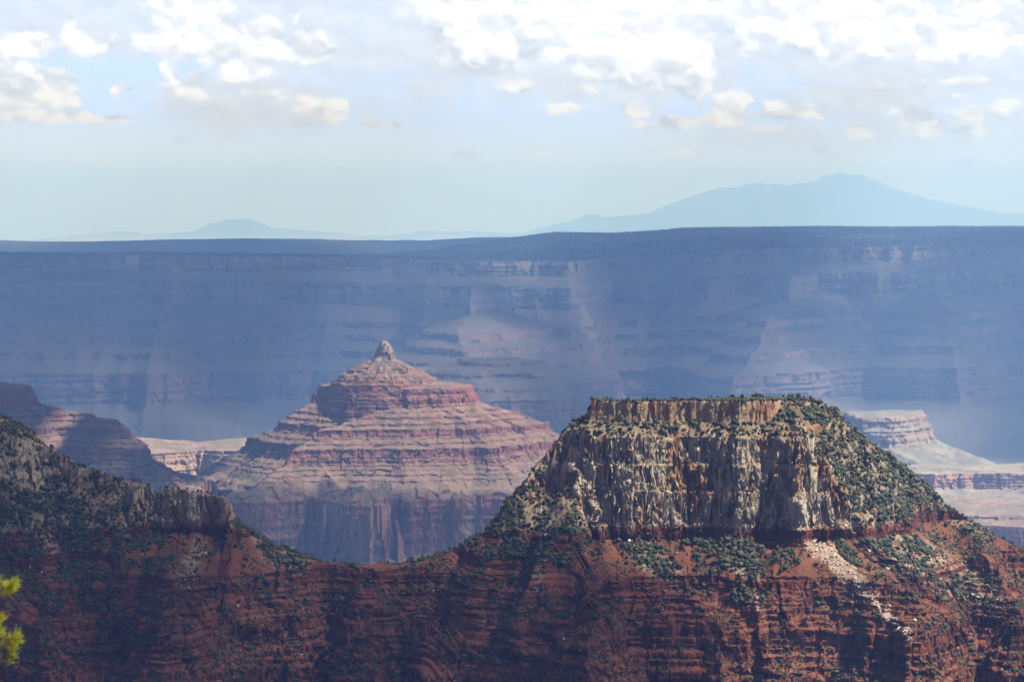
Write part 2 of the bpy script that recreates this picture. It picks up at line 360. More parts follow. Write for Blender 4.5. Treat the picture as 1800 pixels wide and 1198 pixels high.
def fg_field(X, Y):
    wx = fbm(X / 60, Y / 60, 3, 3) * 9; wy = fbm(X / 60 + 40, Y / 60, 3, 4) * 9
    q = d_line(X + wx * .5, Y + wy * .5, left_crest)
    q = smin(q, d_line(X, Y, right_crest), 10)
    m = fg_mask(X, Y)
    q = smin(q, d_poly(X + wx * .3, Y + wy * .3, cap_poly) - SH * m, 5)
    for s in spurs: q = smin(q, d_line(X + wx, Y + wy, s), 14)
    q = q + SH * m
    # the west side: buttresses, flutes and blocks
    coc = ss(q, 14, 30) * (1 - ss(q, 56, 80)) * (1 - m)
    c1, f1, f2 = worley(X / 15 + fbm(X / 30, Y / 30, 2, 8) * .35, Y / 22, 11)
    c2, g1, g2 = worley(X / 6.5, Y / 9, 12)
    flute = ridged(X / 42 + 3, Y / 60, 3, 9)
    q = q + coc * (ridged(X / 95 + .7, Y / 160, 2, 14) * 7.0 + c1 * 3.0 - flute * 2.8 + c2 * 1.1 + fbm(X / 80, Y / 80, 2, 10) * 5 + 4.5 * (1 - ss(f2 - f1, 0, .12)) + 1.5 * (1 - ss(g2 - g1, 0, .18)))
    cap = (1 - ss(q, 8, 16)) * ss(q, -10, -4)
    q = q + cap * (c1 * 2.4 + c2 * .9 + 3.0 * (1 - ss(f2 - f1, 0, .12)))
    rub = m * ss(q, 5, 30) * (1 - ss(q, 120, 150))               # crumbly limestone slope
    q = q + rub * (c1 * 4.5 + c2 * 3.0 + flute * 5)
    qs = q - SH * m
    low = ss(qs, 50, 150)
    gul = ridged(X / 150 + fbm(X / 200, Y / 200, 2, 22) * .6, Y / 330, 3, 21)
    d1, h1, h2 = worley(X / 30 + fbm(X / 40, Y / 40, 2, 25) * .4, Y / 34, 23)
    d2, k1, k2 = worley(X / 11, Y / 12, 24)
    q = q - low * (gul * 34 + fbm(X / 70, Y / 70, 4, 26) * 10)
    sup = ss(q - SH * m, 106, 122)
    q = q + sup * (d1 * 5.5 + d2 * 2.4 + 4.0 * (1 - ss(h2 - h1, 0, .12)) + 1.6 * (1 - ss(k2 - k1, 0, .14)))
    return q, m
def fg_z(X, Y):
    q, m = fg_field(X, Y)
    z = lerp(P(FG1, q), P(FG2, q), m)
    # loose debris buries the ledges in places
    bury = np.maximum(ss(fbm(X / 55, Y / 90, 3, 34), .05, .5), .7 * (1 - ss(q - SH * m, 125, 155))) * ss(q - SH * m, 108, 116)
    zs = np.interp(q - lerp(0, SH, m), SMQ, SMZ) - 2
    z = lerp(z, zs, bury * .6)
    z = z + fbm(X / 9, Y / 9, 3, 31) * .7 * ss(q, -30, 5) + fbm(X / 60, Y / 60, 3, 33) * 2.5 * (1 - ss(q, -20, 0))
    z = np.minimum(z, skyline_cap(X, Y))
    z = z - ss(Y, 4030, 4200) * 16 * (q < 20) * ss(X, 60, 110) * (1 - ss(X, 440, 480))
    # small wooded rise on the mesa top, set back from the rim
    z = z + 7 * np.exp(-((X - PX(1310, 4090)) / 60) ** 2 - ((Y - 4090) / 45) ** 2)
    return z, q
def fg_build():
    G = sample_grid(-70, 1870, 1500, 3560, 4330, 1500, 860, fg_z, w=.42, rad=5)
    G.m = fg_mask(G.X, G.Y)
    n = normals(G); G.nz0 = n[..., 2].copy()
    steep = 1 - ss(n[..., 2], .45, .75)
    # blocks and bedding: push rock faces in and out along their horizontal normal
    h = n[..., :2] / (np.linalg.norm(n[..., :2], axis=-1, keepdims=True) + 1e-6)
    tilt = fbm(G.X / 90, G.Y / 90, 2, 40) * 2
    c, f1, f2 = worley((G.X) / 7, G.Y / 7, 41, (G.Z + tilt) / 10)
    bed = vnoise((G.Z + tilt) / 2.3, G.X / 60, 42); bed2 = vnoise((G.Z + tilt) / 6.0, G.X / 110, 43)
    redz = ss(-G.Z, 452, 460)
    B, b1, b2 = worley(G.X / 11 + fbm(G.X / 25, G.Z / 25, 2, 46) * .3, G.Y / 11, 45, (G.Z + G.X * .12) / 17)
    B2, b3, b4 = worley(G.X / 5, G.Y / 5, 47, (G.Z - G.X * .1) / 6.5)
    paleb = ss(-G.Z, 334, 342) * (1 - redz)
    d = steep * (paleb * (B * 3.4 - 2.0 * (1 - ss(b2 - b1, 0, .10)) + B2 * .9) + c * 1.0 - 1.0 * (1 - ss(f2 - f1, 0, .12)) + fbm3(G.X / 8, G.Y / 8, G.Z / 9, 3, 44) * .9 + (bed * .8 + bed2 * 1.5) * (0.45 + redz * 1.3))
    G.X = G.X + d * h[..., 0]; G.Y = G.Y + d * h[..., 1]
    n = normals(G); G.n = n
    t = G.Z / G.Y; G.vis = t >= np.maximum.accumulate(t, axis=1) - 3e-4
    return G
FG = fg_build()
def fg_colour(G):
    X, Y, Z, q = G.X, G.Y, G.Z, G.q
    st = 1 - ss(G.n[..., 2], .35, .7)
    vs = fbm(X / 10, Y / 10 + Z / 45, 4, 50); ls = fbm(X / 45, Z / 45, 4, 51); cell, _, _ = worley(X / 12, Y / 12, 52, Z / 26)
    cap = cmix(np.broadcast_to(TAN, Z.shape + (3,)), ORANGE, ss(vs + ls * .5, -.2, .6) * .75)
    coc = cmix(np.broadcast_to(CREAM, Z.shape + (3,)), GREY, ss(vs, -.4, .5) * .8)
    coc = cmix(coc, ORANGE, ss(cell * .7 + ls * .8 + vs * .3, .15, .55) * .8)
    coc = cmix(coc, PALE, ss(fbm(X / 6, Z / 8, 3, 53), .25, .7) * .45)
    # fresh scar above the rockfall
    scar = np.exp(-((X - PX(1425, 3945)) / 22) ** 2) * ss(-Z, 408, 425) * (1 - ss(-Z, 446, 456)) * (Y < 3990)
    coc = cmix(coc, C(.66, .55, .42), np.clip(scar * 1.2, 0, .9))
    band = vnoise((Z) / 1.7, X / 90, 54)
    red = cmix(np.broadcast_to(RED, Z.shape + (3,)), DRED, ss(band, -.3, .6))
    sup = cmix(np.broadcast_to(SUPAI, Z.shape + (3,)), DRED, ss(band + .4 * vs, -.2, .7))
    sup = cmix(sup, C(.40, .17, .10), ss(vnoise(Z / 3.3, X / 70, 55) + ls * .4, .2, .8) * .8); sup = cmix(sup, C(.05, .02, .016), ss(vnoise(Z / 2.6, X / 50, 57) + vs * .3, .25, .7) * .75)
    rock = cap.copy()
    k = ss(-Z, 326, 336)[..., None]; rock = rock * (1 - k) + coc * k
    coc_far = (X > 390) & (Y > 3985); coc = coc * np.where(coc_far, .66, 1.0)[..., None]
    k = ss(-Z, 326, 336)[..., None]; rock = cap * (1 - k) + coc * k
    k = ss(-Z + vs, 456, 458)[..., None]; rock = rock * (1 - k) + red * k
    k = ss(-Z, 530, 545)[..., None]; rock = rock * (1 - k) + sup * k
    # soils and talus on the gentler ground
    soil = layers(Z, [(-280, C(.15, .12, .07)), (-306, C(.16, .12, .075)), (-330, C(.34, .25, .15)), (-452, C(.31, .24, .15)), (-470, SOIL), (-540, SOIL), (-640, C(.29, .10, .05)), (-1200, C(.26, .10, .06))])
    # pale limestone talus fans below the cliffs
    px = 900 + X / Y * K; py = HZ - Z / Y * K
    def fan(x0, y0, x1, y1, w0, w1):
        t = np.clip(((px - x0) * (x1 - x0) + (py - y0) * (y1 - y0)) / ((x1 - x0) ** 2 + (y1 - y0) ** 2), 0, 1)
        d = np.hypot(px - x0 - t * (x1 - x0), py - y0 - t * (y1 - y0)); w = w0 + (w1 - w0) * t
        return 1 - ss(d / w, .5, 1.15)
    return rock, soil, st, vs, ls
# world positions of the talus fans are kept as (x, z) lines on the slope
def strip(X, Z, pts, Yref=3880):
    """distance-based mask around a polyline given in photo pixels, carried into world x,z at the slope's depth"""
    out = np.zeros(X.shape)
    for (x0, y0, w0), (x1, y1, w1) in zip(pts[:-1], pts[1:]):
        ax, az, bx, bz = PX(x0, Yref), PZ(y0, Yref), PX(x1, Yref), PZ(y1, Yref)
        t = np.clip(((X - ax) * (bx - ax) + (Z - az) * (bz - az)) / ((bx - ax) ** 2 + (bz - az) ** 2), 0, 1)
        d = np.hypot(X - ax - t * (bx - ax), Z - az - t * (bz - az)); w = (w0 + (w1 - w0) * t) * Yref / K
        out = np.maximum(out, 1 - ss(d / w, .6, 1.2))
    return out
rockfall_line = [(1405,935,10),(1440,960,20),(1490,1005,16),(1530,1045,9),(1570,1085,5)]
talus_lines = [[(1490,915,18),(1560,960,34),(1650,1010,38),(1750,1060,28)], [(1085,940,14),(1140,985,26),(1190,1020,20)],
               [(430,930,16),(470,980,26),(520,1010,20)], [(340,960,12),(330,1010,22)], [(1300,960,30),(1320,1030,22),(1335,1075,8)], [(1655,890,10),(1720,940,16),(1790,985,14)],
               [(60,900,40),(100,960,40)], [(960,940,10),(950,990,12),(940,1030,10)]]
green_lines = [[(1180,930,16),(1270,960,60),(1380,960,50)], [(1290,1000,50),(1330,1060,20)], [(0,930,70),(120,980,90),(170,1040,40)], [(220,950,60),(260,1010,20)], [(440,940,30),(520,1000,30)],
               [(900,935,40),(850,965,50),(1000,950,40)], [(1120,960,30),(1180,1010,20)], [(1540,950,30),(1640,1010,30),(1700,1050,20)], [(1490,960,20),(1500,1000,20)]]
def fg_colour2(G):
    rock, soil, st, vs, ls = fg_colour(G)
    X, Y, Z = G.X, G.Y, G.Z
    G.fall = strip(X + fbm(X / 7, Z / 7, 3, 62) * 4.5, Z + fbm(X / 9, Z / 9, 3, 63) * 3, rockfall_line, 3890); G.tal = np.zeros(X.shape); G.grn = np.zeros(X.shape)
    for l in talus_lines: G.tal = np.maximum(G.tal, strip(X, Z, l))
    for l in green_lines: G.grn = np.maximum(G.grn, strip(X, Z, l))
    fine = fbm(X / 4, Y / 4, 3, 60)
    soil = cmix(soil, C(.42, .36, .26), G.tal * ss(fine + .2, -.3, .4) * .8)
    soil = cmix(soil, C(.56, .41, .30), G.fall * .9)
    soil = cmix(soil, C(.12, .085, .045), ss(fbm(X / 16, Y / 16, 4, 61) + fine * .5, -.2, .6) * .6 * (1 - G.fall))
    col = cmix(soil, rock, st)
    return np.clip(col * .54, .01, .8)
fgc = fg_colour2(FG)
m_fg = rock_material('canyon_rock_near', .22, 1.1, .7, .28, 1.6)
colpx = (np.arange(FG.X.shape[0]) / (FG.X.shape[0] - 1)) * 1940 - 70
mk = np.broadcast_to((colpx < 745)[:, None], FG.X.shape)
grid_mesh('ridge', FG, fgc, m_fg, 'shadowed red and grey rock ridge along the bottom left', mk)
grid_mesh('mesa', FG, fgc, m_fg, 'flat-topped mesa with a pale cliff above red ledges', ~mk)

# ------------------------------------------------------------------ middle distance: pyramid butte and its saddle
def mid_ledges(q0, z0, q1, z1, n, frac=.45, seed=1):
    r = np.random.RandomState(seed); out = []; dq = (q1 - q0) / n; dz = (z1 - z0) / n
    for i in range(n):
        f = frac * r.uniform(.6, 1.3)
        a = q0 + i * dq; b = z0 + i * dz
        out += [(a, b), (a + dq * .08, b + dz * f)]
    return out
MD = [(-400, -540), (-60, -556), (0, -567), (4, -585), (9, -588), (13, -609)] + mid_ledges(18, -612, 104, -672, 4, .4, 2) + [(106, -674), (110, -692)] + \
     mid_ledges(116, -695, 158, -722, 2, .3, 3) + [(160, -724), (165, -748), (170, -752), (174, -762)] + mid_ledges(180, -765, 255, -815, 4, .25, 4) + [(300, -850), (318, -996), (330, -1003), (640, -1180), (652, -1230), (900, -1300)]
temple_poly = [(PX(556, 8480), 8480), (PX(600, 8400), 8400), (PX(652, 8385), 8385), (PX(715, 8290), 8290), (PX(770, 8320), 8320), (PX(826, 8370), 8370), (PX(835, 8480), 8480), (PX(760, 8640), 8640), (PX(600, 8640), 8640)]
t_spurs = [crest([(556,690,8480),(490,740,8500),(440,768,8530),(425,790,8540),(350,830,8560)], MD),
           crest([(820,695,8380),(900,722,8420),(962,746,8450),(985,768,8460),(1060,800,8500),(1200,850,8600)], MD),
           crest([(715,693,8290),(560,758,8170),(500,822,8080),(450,852,7990)], MD),
           crest([(560,800,8160),(600,852,7960),(640,856,7900)], MD),
           crest([(775,690,8320),(860,780,8190),(900,835,8120)], MD),
           ]
l_poly = [(PX(-150, 8300), 8300), (PX(50, 8330), 8330), (PX(66, 8380), 8380), (PX(60, 8480), 8480), (PX(-150, 8600), 8600)]
l_crest = crest([(66,690,8380),(80,712,8370),(130,722,8360),(200,741,8330),(212,757,8330),(240,776,8340),(300,826,8380),(350,832,8420)], MD)
l_crest2 = crest([(130,722,8360),(205,741,8250),(260,800,8150),(330,850,8050)], MD)
def mid_z(X, Y):
    wx = fbm(X / 160, Y / 160, 3, 71) * 22; wy = fbm(X / 160 + 9, Y / 160, 3, 72) * 22
    q = d_poly(X + wx * .5, Y + wy * .5, temple_poly)
    q = smin(q, d_poly(X + wx, Y + wy, l_poly), 10)
    for s in t_spurs: q = smin(q, d_line(X + wx * .4, Y + wy * .4, s), 8)
    for s in (l_crest, l_crest2): q = smin(q, d_line(X + wx * .4, Y + wy * .4, s), 8)
    c1, f1, f2 = worley(X / 34, Y / 34, 73); c2, g1, g2 = worley(X / 15, Y / 15, 74)
    A = ss(q, -15, 10)
    gul = ridged(X / 210 + 1.3, Y / 420, 3, 75)
    q = q + A * (c1 * 4.5 + c2 * 2.2) - ss(q, 10, 250) * gul * 20
    rw = ss(q, 255, 300)
    q = q + rw * (c1 * 9 - ridged(X / 150, Y / 240, 3, 76) * 34)
    z = P(MD, q)
    # the cone on top with its block of rock
    cx, cy = PX(677, 8450), 8450
    dx = X - cx; dy = Y - cy
    r = np.hypot(dx, dy)
    ang = np.arctan2(dy, dx)
    cone = -486 - np.maximum(r - 26, 0) * .54 - np.maximum(r - 110, 0) * .1 - np.maximum(r - 150, 0) * 1.6 + fbm(X / 22, Y / 22, 4, 77) * 5 + 9 * ridged(ang * 2.6, r / 260, 3, 78) * ss(r, 28, 90)
    cone = cone + np.where(cone < -515, 2.4 * np.sin(cone / 1.9), 0)
    z = np.maximum(z, cone)
    rr = np.hypot(dx * 1.0 + 2, dy) + fbm(X / 9, Y / 9, 3, 79) * 5
    sp = np.interp(rr, [0, 7, 14, 19, 24, 29, 33], [-435, -437, -444, -452, -470, -486, -9000])
    z = np.maximum(z, sp)
    z = z + fbm(X / 30, Y / 30, 3, 80) * 1.2
    return z, q
def mid_disp(G, sx, amp, seed, zq=10):
    n = normals(G); steep = 1 - ss(n[..., 2], .45, .8)
    h = n[..., :2] / (np.linalg.norm(n[..., :2], axis=-1, keepdims=True) + 1e-6)
    c, f1, f2 = worley(G.X / sx, G.Y / sx, seed, G.Z / (sx * 1.1))
    bed = vnoise(G.Z / 5.0, G.X / 300, seed + 1) + vnoise(G.Z / 11.0, G.X / 400, seed + 2)
    d = steep * amp * (c * 1.0 - .8 * (1 - ss(f2 - f1, 0, .12)) + bed * .9 + fbm3(G.X / sx, G.Y / sx, G.Z / sx, 3, seed + 3))
    G.X = G.X + d * h[..., 0]; G.Y = G.Y + d * h[..., 1]; G.n = normals(G)
def mid_colour(G):
    X, Y, Z, q = G.X, G.Y, G.Z, G.q
    st = 1 - ss(G.n[..., 2], .4, .72)
    vs = fbm(X / 40, Y / 40 + Z / 100, 4, 85); band = vnoise(Z / 6, X / 300, 86)
    rock = layers(Z, [(-430, CREAM), (-482, C(.42, .28, .18)), (-490, PINK), (-567, C(.38, .14, .09)), (-760, C(.34, .125, .085)), (-845, REDWALL), (-925, C(.33, .12, .09)), (-1000, C(.30, .13, .10)), (-1010, C(.25, .19, .14)), (-1300, C(.24, .16, .12))])
    rock = rock * (1 + .18 * band)[..., None]
    rw = ss(-Z, 845, 856) * (1 - ss(-Z, 985, 1000))
    rock = cmix(rock, C(.46, .36, .27), rw * ss(fbm(X / 28, Z / 160, 4, 87) + .5 * fbm(X / 150, Z / 100, 2, 88), .0, .6) * .6)
    soil = layers(Z, [(-480, C(.30, .21, .15)), (-560, C(.33, .18, .12)), (-640, C(.33, .20, .13)), (-750, C(.31, .20, .13)), (-850, C(.29, .21, .14)), (-990, C(.27, .20, .14)), (-1010, C(.22, .21, .13)), (-1300, C(.22, .2, .13))])
    soil = cmix(soil, SAGE, ss(fbm(X / 14, Y / 14, 3, 89) + .5 * vs, -.2, .6) * .7)
    soil = cmix(soil, C(.5, .42, .33), ss(fbm(X / 18, Y / 18, 3, 90), .45, .75) * .5 * ss(-Z, 470, 490) * (1 - ss(-Z, 640, 700)))
    return np.clip(cmix(soil, rock * .85, st) * .43, .01, .8)
m_mid = rock_material('canyon_rock_middle', .06, .3, .5, .25, 4)
MG = sample_grid(-70, 1320, 1250, 7560, 8900, 1300, 640, mid_z, w=.4, rad=5)
mid_disp(MG, 16, 2.6, 91)
mc = mid_colour(MG)
colpx = (np.arange(MG.X.shape[0]) / (MG.X.shape[0] - 1)) * 1390 - 70
mk = np.broadcast_to((colpx < 342)[:, None], MG.X.shape)
grid_mesh('stepped_ridge', MG, mc, m_mid, 'dusky red stepped ridge sloping down at the left edge', mk)
grid_mesh('butte', MG, mc, m_mid, 'red stepped pyramid butte topped with a grey rock knob', ~mk)

# ------------------------------------------------------------------ pale wall closing the saddle behind, and the lit benches at the right
def simple_form(name, label, px0, px1, ncol, y0, y1, rows, prof, polys, lines, seed, sx, amp, cfun, warp=40, gully=25, mat=None, nY=700):
    def zf(X, Y):
        wx = fbm(X / 350, Y / 350, 3, seed) * warp; wy = fbm(X / 350 + 9, Y / 350, 3, seed + 1) * warp
        q = np.full(X.shape, 1e9)
        for p in polys: q = np.minimum(q, d_poly(X + wx, Y + wy, [(PX(a, b), b) for a, b in p]))
        for l in lines: q = smin(q, d_line(X + wx * .5, Y + wy * .5, crest(l, prof)), 15)
        c1, f1, f2 = worley(X / (sx * 2), Y / (sx * 2), seed + 2)
        q = q + ss(q, -20, 20) * c1 * sx * .25 - ss(q, 0, 150) * ridged(X / 260, Y / 400, 3, seed + 3) * gully
        return P(prof, q) + fbm(X / 60, Y / 60, 3, seed + 4) * 2, q
    G = sample_grid(px0, px1, ncol, y0, y1, nY, rows, zf, w=.4, rad=4)
    mid_disp(G, sx, amp, seed + 5)
    return grid_mesh(name, G, cfun(G), mat or m_mid, label)
def bench_colour(tab_rock, tab_soil):
    def f(G):
        st = 1 - ss(G.n[..., 2], .4, .72)
        rock = layers(G.Z, tab_rock) * (1 + .2 * vnoise(G.Z / 7, G.X / 400, 101) + .25 * fbm(G.X / 30, G.Z / 200, 3, 102))[..., None]
        soil = layers(G.Z, tab_soil) * (1 + .25 * fbm(G.X / 60, G.Y / 60, 4, 103))[..., None]
        soil = cmix(soil, C(.12, .125, .08), ss(fbm(G.X / 25, G.Y / 45, 4, 104) + .5 * fbm(G.X / 150, G.Y / 150, 3, 105), -.1, .8) * .65)
        return np.clip(cmix(soil, rock, st) * .70, .01, .8)
    return f
PW = C(.36, .23, .16); PS = C(.24, .17, .125)
simple_form('saddle', 'sunlit pale pink cliff wall behind the saddle notch', 180, 460, 300, 9250, 9700, 160,
    [(-300, -800), (0, -836), (8, -860), (22, -940), (40, -960), (600, -1200)], [], [[(150,770,9500),(230,768,9500),(262,790,9480),(330,790,9520),(400,780,9540),(440,768,9540),(500,760,9540)]], 110, 22, 4,
    bench_colour([(-800, PW), (-1200, PW)], [(-800, PS), (-1200, PS)]), 20, 8)
RWP = [(-400, -884), (-60, -894), (0, -900), (10, -940), (30, -955), (44, -1012), (300, -1120), (700, -1250), (1500, -1400)]
simple_form('bench_butte', 'small sunlit pale butte with aprons beyond the mesa', 1380, 1880, 500, 10700, 12400, 300, RWP,
    [[(1485, 11700), (1505, 11500), (1560, 11480), (1600, 11560), (1640, 11680), (1620, 11900), (1490, 11900)]],
    [[(1560,775,11450),(1590,800,11300),(1640,822,11100)], [(1630,790,11700),(1700,812,11500),(1790,838,11300)]], 130, 30, 5,
    bench_colour([(-830, C(.32, .20, .15)), (-1000, C(.30, .20, .15)), (-1010, C(.29, .25, .19))], [(-830, C(.22, .19, .145)), (-1010, C(.22, .20, .15)), (-1400, C(.21, .20, .15))]), 30, 14)
simple_form('bench', 'low pink cliff bench under the small pale butte', 1560, 1900, 380, 9900, 10900, 200,
    [(-600, -1000), (0, -1020), (12, -1075), (120, -1110), (130, -1140), (900, -1300)],
    [[(1575, 10600), (1640, 10420), (1700, 10500), (1760, 10420), (1900, 10450), (2000, 10900), (1570, 10900)]], [], 150, 26, 4,
    bench_colour([(-1000, C(.40, .22, .16)), (-1300, C(.36, .2, .15))], [(-1000, C(.28, .24, .18)), (-1300, C(.26, .20, .15))]), 60, 40)
simple_form('bench', 'red cliffed platform beside the mesa slope at the right edge', 1580, 1900, 380, 8900, 9900, 260,
    [(-700, -1000), (0, -1040), (10, -1052), (60, -1066), (85, -1190), (300, -1290), (900, -1400)],
    [[(1560, 9500), (1640, 9330), (1760, 9300), (1900, 9260), (2000, 9800), (1570, 9850)]], [], 170, 22, 4,
    bench_colour([(-1000, C(.40, .24, .17)), (-1070, C(.32, .14, .11)), (-1200, C(.34, .18, .14))], [(-1000, C(.28, .19, .14)), (-1300, C(.25, .20, .15))]), 40, 30)
simple_form('stepped_ridge', 'hazy stepped red ridge behind the pyramid butte', 700, 1140, 460, 11200, 12900, 340,
    [(-300, -686), (0, -704), (5, -718), (90, -745), (96, -762), (230, -795), (238, -810), (330, -840), (352, -925), (520, -1010), (1000, -1200), (1500, -1350)],
    [[(805, 12000), (850, 11900), (905, 11920), (930, 12100), (860, 12300), (780, 12250)]],
    [[(930,660,12050),(1000,705,11900),(1012,712,11880)], [(860,650,11900),(880,690,11700)], [(780,640,12200),(740,655,12200),(640,680,12300)]], 190, 26, 4,
    bench_colour([(-640, C(.22, .13, .10)), (-830, C(.22, .12, .09)), (-925, C(.26, .15, .11)), (-1350, C(.22, .19, .14))], [(-640, C(.14, .11, .09)), (-1350, C(.13, .11, .09))]), 130, 90)

# ------------------------------------------------------------------ far canyon wall and the wooded plateau
FP = [(-9000, 0), (0, 0), (25, -82), (30, -86), (150, -140), (172, -262), (180, -268), (420, -350), (430, -385), (520, -420), (530, -455), (640, -500), (652, -540), (800, -600), (845, -760), (860, -770), (1300, -925), (2700, -990), (2760, -1300), (9000, -1400)]
def far_z(X, Y):
    px = 900 + X / Y * K
    u = np.clip(X / 16400 * K + 900, -200, 2000)
    yr = np.interp(u, [-200, 0, 250, 600, 1000, 1080, 1150, 1250, 1500, 1800, 2000], [15900, 16000, 16300, 16500, 16700, 17300, 17300, 16900, 16800, 16500, 16300])
    big = fbm(X / 2600, Y / 5000, 2, 201) * 420 + ridged(X / 1500, Y / 3000, 2, 202) * 260
    low = ridged(X / 620 + .3, Y / 1800, 3, 203)
    q = (yr - Y) + big * 1.1
    q = q - ss(q, -20, 400) * low * 230 - ss(q, 150, 1200) * ridged(X / 900, Y / 2200, 3, 207) * 330 - ss(q, 300, 900) * ridged(X / 260, Y / 900, 2, 209) * 70
    c1, f1, f2 = worley(X / 130, Y / 160, 204)
    q = q + ss(q, -60, 0) * (c1 * 14 + fbm(X / 120, Y / 200, 3, 205) * 30)
    # spurs that reach out from the wall
    for sp in FAR_SP: q = smin(q, d_line(X + fbm(X / 400, Y / 400, 3, 208) * 70, Y, sp), 40)
    rim = np.interp(u, [-200, 0, 300, 600, 1000, 1150, 1300, 1600, 2000], [-350, -352, -366, -380, -408, -395, -345, -320, -310])
    rise = np.interp(u, [-200, 300, 600, 720, 860, 1000, 1250, 2000], [-120, -120, -100, -55, 20, 86, 58, 36])
    back = np.clip(-q / 2600, 0, 1)
    z = rim + P(FP, q) + rise * back * back * (3 - 2 * back) + ss(-q, 0, 500) * fbm(X / 1500, Y / 1500, 3, 206) * 7
    z = z - ss(Y, 21500, 23500) * 220
    z = z - ss(u, 1040, 1250) * ss(q, 0, 60) * (1 - ss(q, 200, 420)) * 0
    return z, q
FAR_SP = [[(PX(850, 15900), 15900, 60), (PX(830, 15400), 15400, 190), (PX(800, 14900), 14900, 480)],
          [(PX(1390, 16400), 16400, 20), (PX(1400, 15900), 15900, 200), (PX(1340, 15300), 15300, 420), (PX(1300, 14700), 14700, 900)],
          [(PX(1640, 16100), 16100, 60), (PX(1650, 15500), 15500, 430), (PX(1700, 15000), 15000, 840)]]
FR = sample_grid(-80, 1880, 1250, 12800, 23600, 1500, 560, far_z, w=.16, rad=5)
mid_disp(FR, 45, 7, 210)
def far_colour(G):
    X, Y, Z, q = G.X, G.Y, G.Z, G.q
    st = 1 - ss(G.n[..., 2], .4, .75)
    rel = layers(np.minimum(-q, 60), [(60, C(.03, .04, .025)), (0, C(.32, .25, .19)), (-100, C(.30, .24, .18)), (-160, C(.33, .27, .21)), (-190, C(.36, .16, .11)), (-800, C(.34, .15, .11)), (-1000, C(.30, .24, .17)), (-3000, C(.3, .27, .2))])
    rock = rel * (1 + .25 * vnoise(Z / 14, X / 900, 211) + .3 * fbm(X / 90, Z / 300, 3, 212))[..., None]
    soil = layers(-q, [(60, C(.035, .045, .028)), (10, C(.04, .05, .03)), (-20, C(.16, .14, .09)), (-300, C(.20, .13, .08)), (-900, C(.20, .15, .1)), (-1300, C(.26, .24, .17)), (-3000, C(.28, .26, .19))])
    veg = ss(fbm(X / 260, Y / 260, 4, 213), -.1, .5) * (1 - ss(q, 300, 700)) * ss(X, 300, 1000)
    soil = cmix(soil, C(.045, .055, .035), veg * .8)
    chute = np.zeros(X.shape)
    for l in ([(1010,540,3),(1030,575,7),(1055,610,7)], [(560,545,3),(530,610,3)], [(285,540,2),(300,570,2),(270,610,2)]):
        chute = np.maximum(chute, strip(X + fbm(X / 60, Z / 60, 3, 214) * 38, Z, l, 15800))
    col = cmix(soil, rock, st); col = cmix(col, C(.42, .34, .25), chute * .5)
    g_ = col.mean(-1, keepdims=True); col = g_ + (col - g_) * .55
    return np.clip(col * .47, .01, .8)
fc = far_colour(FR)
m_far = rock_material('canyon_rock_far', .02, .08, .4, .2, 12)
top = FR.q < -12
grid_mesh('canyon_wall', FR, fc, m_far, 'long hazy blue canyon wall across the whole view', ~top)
grid_mesh('plateau', FR, fc, m_far, 'dark wooded plateau top behind the canyon rim', top)

# ------------------------------------------------------------------ ground sheet and distant mountains
def ground_sheet():
    xs = np.concatenate([[-41000, -25000], np.linspace(-9000, 9000, 60), [25000, 41000]]); ys = np.concatenate([[-3000, 0, 1500], np.linspace(3000, 24000, 60), np.linspace(27000, 103500, 20)])
    X, Y = np.meshgrid(xs, ys, indexing='ij'); Z = np.full(X.shape, -1640.0) + fbm(X / 900, Y / 900, 3, 230) * 40
    Z = np.where(Y > 26000, -1780 + fbm(X / 5000, Y / 5000, 2, 231) * 10, Z)
    G = Grid(); G.X, G.Y, G.Z = X, Y, Z
    col = np.broadcast_to(C(.30, .24, .17), X.shape + (3,))
    grid_mesh('ground', G, col, m_far, 'pale desert floor stretching to the horizon')
ground_sheet()
def mountain(name, label, sky, Yc, depth, seed, cols=420, rough=1.0, base=-1800, woods=False):
    pxs = [p[0] for p in sky]
    px = np.linspace(pxs[0], pxs[-1], cols); rows = 70
    t = np.linspace(-1, 1, rows)
    H = PZ(np.interp(px, pxs, [p[1] for p in sky]), Yc) - base
    H = H + fbm(px / 14.0, px * 0 + seed, 4, seed) * 12 * rough * (H / 800)
    X = PX(px, Yc)[:, None] + 0 * t[None]; Y = Yc + t[None] * depth + 0 * X
    w = X * .0; s = np.clip(1 - np.abs(t[None] + fbm(X / 3000, Y / 3000, 3, seed + 1) * .12), 0, 1)
    prof = s ** 1.35
    Z = base - 5 + H[:, None] * prof * (1 + (ridged(X / 1300, Y / 2600, 3, seed + 2) - .4) * .22 * (1 - s) * 2)
    i = np.argmax(Z, axis=1); Z = Z * 1.0
    G = Grid(); G.X, G.Y, G.Z = X, Y, Z; n = normals(G)
    up = ss(Z, base + 250, base + 650)
    up = up if not woods else np.ones(X.shape)
    col = cmix(np.broadcast_to(C(.26, .24, .16), X.shape + (3,)), C(.05, .065, .05), up * .9)
    col = cmix(col, C(.38, .34, .25), ss(fbm(X / 1800, Y / 3000, 3, seed + 3), .2, .6) * (1 - up) * .8)
    grid_mesh(name, G, col, m_far, label)
mountain('plateau', 'paler wooded plateau beyond the rim at the left', [(-140,421),(0,420),(150,421),(300,418),(480,417),(640,421),(750,421),(850,416),(960,413),(1100,419),(1250,430)], 24800, 3400, 270, rough=.3, base=-760, woods=True)
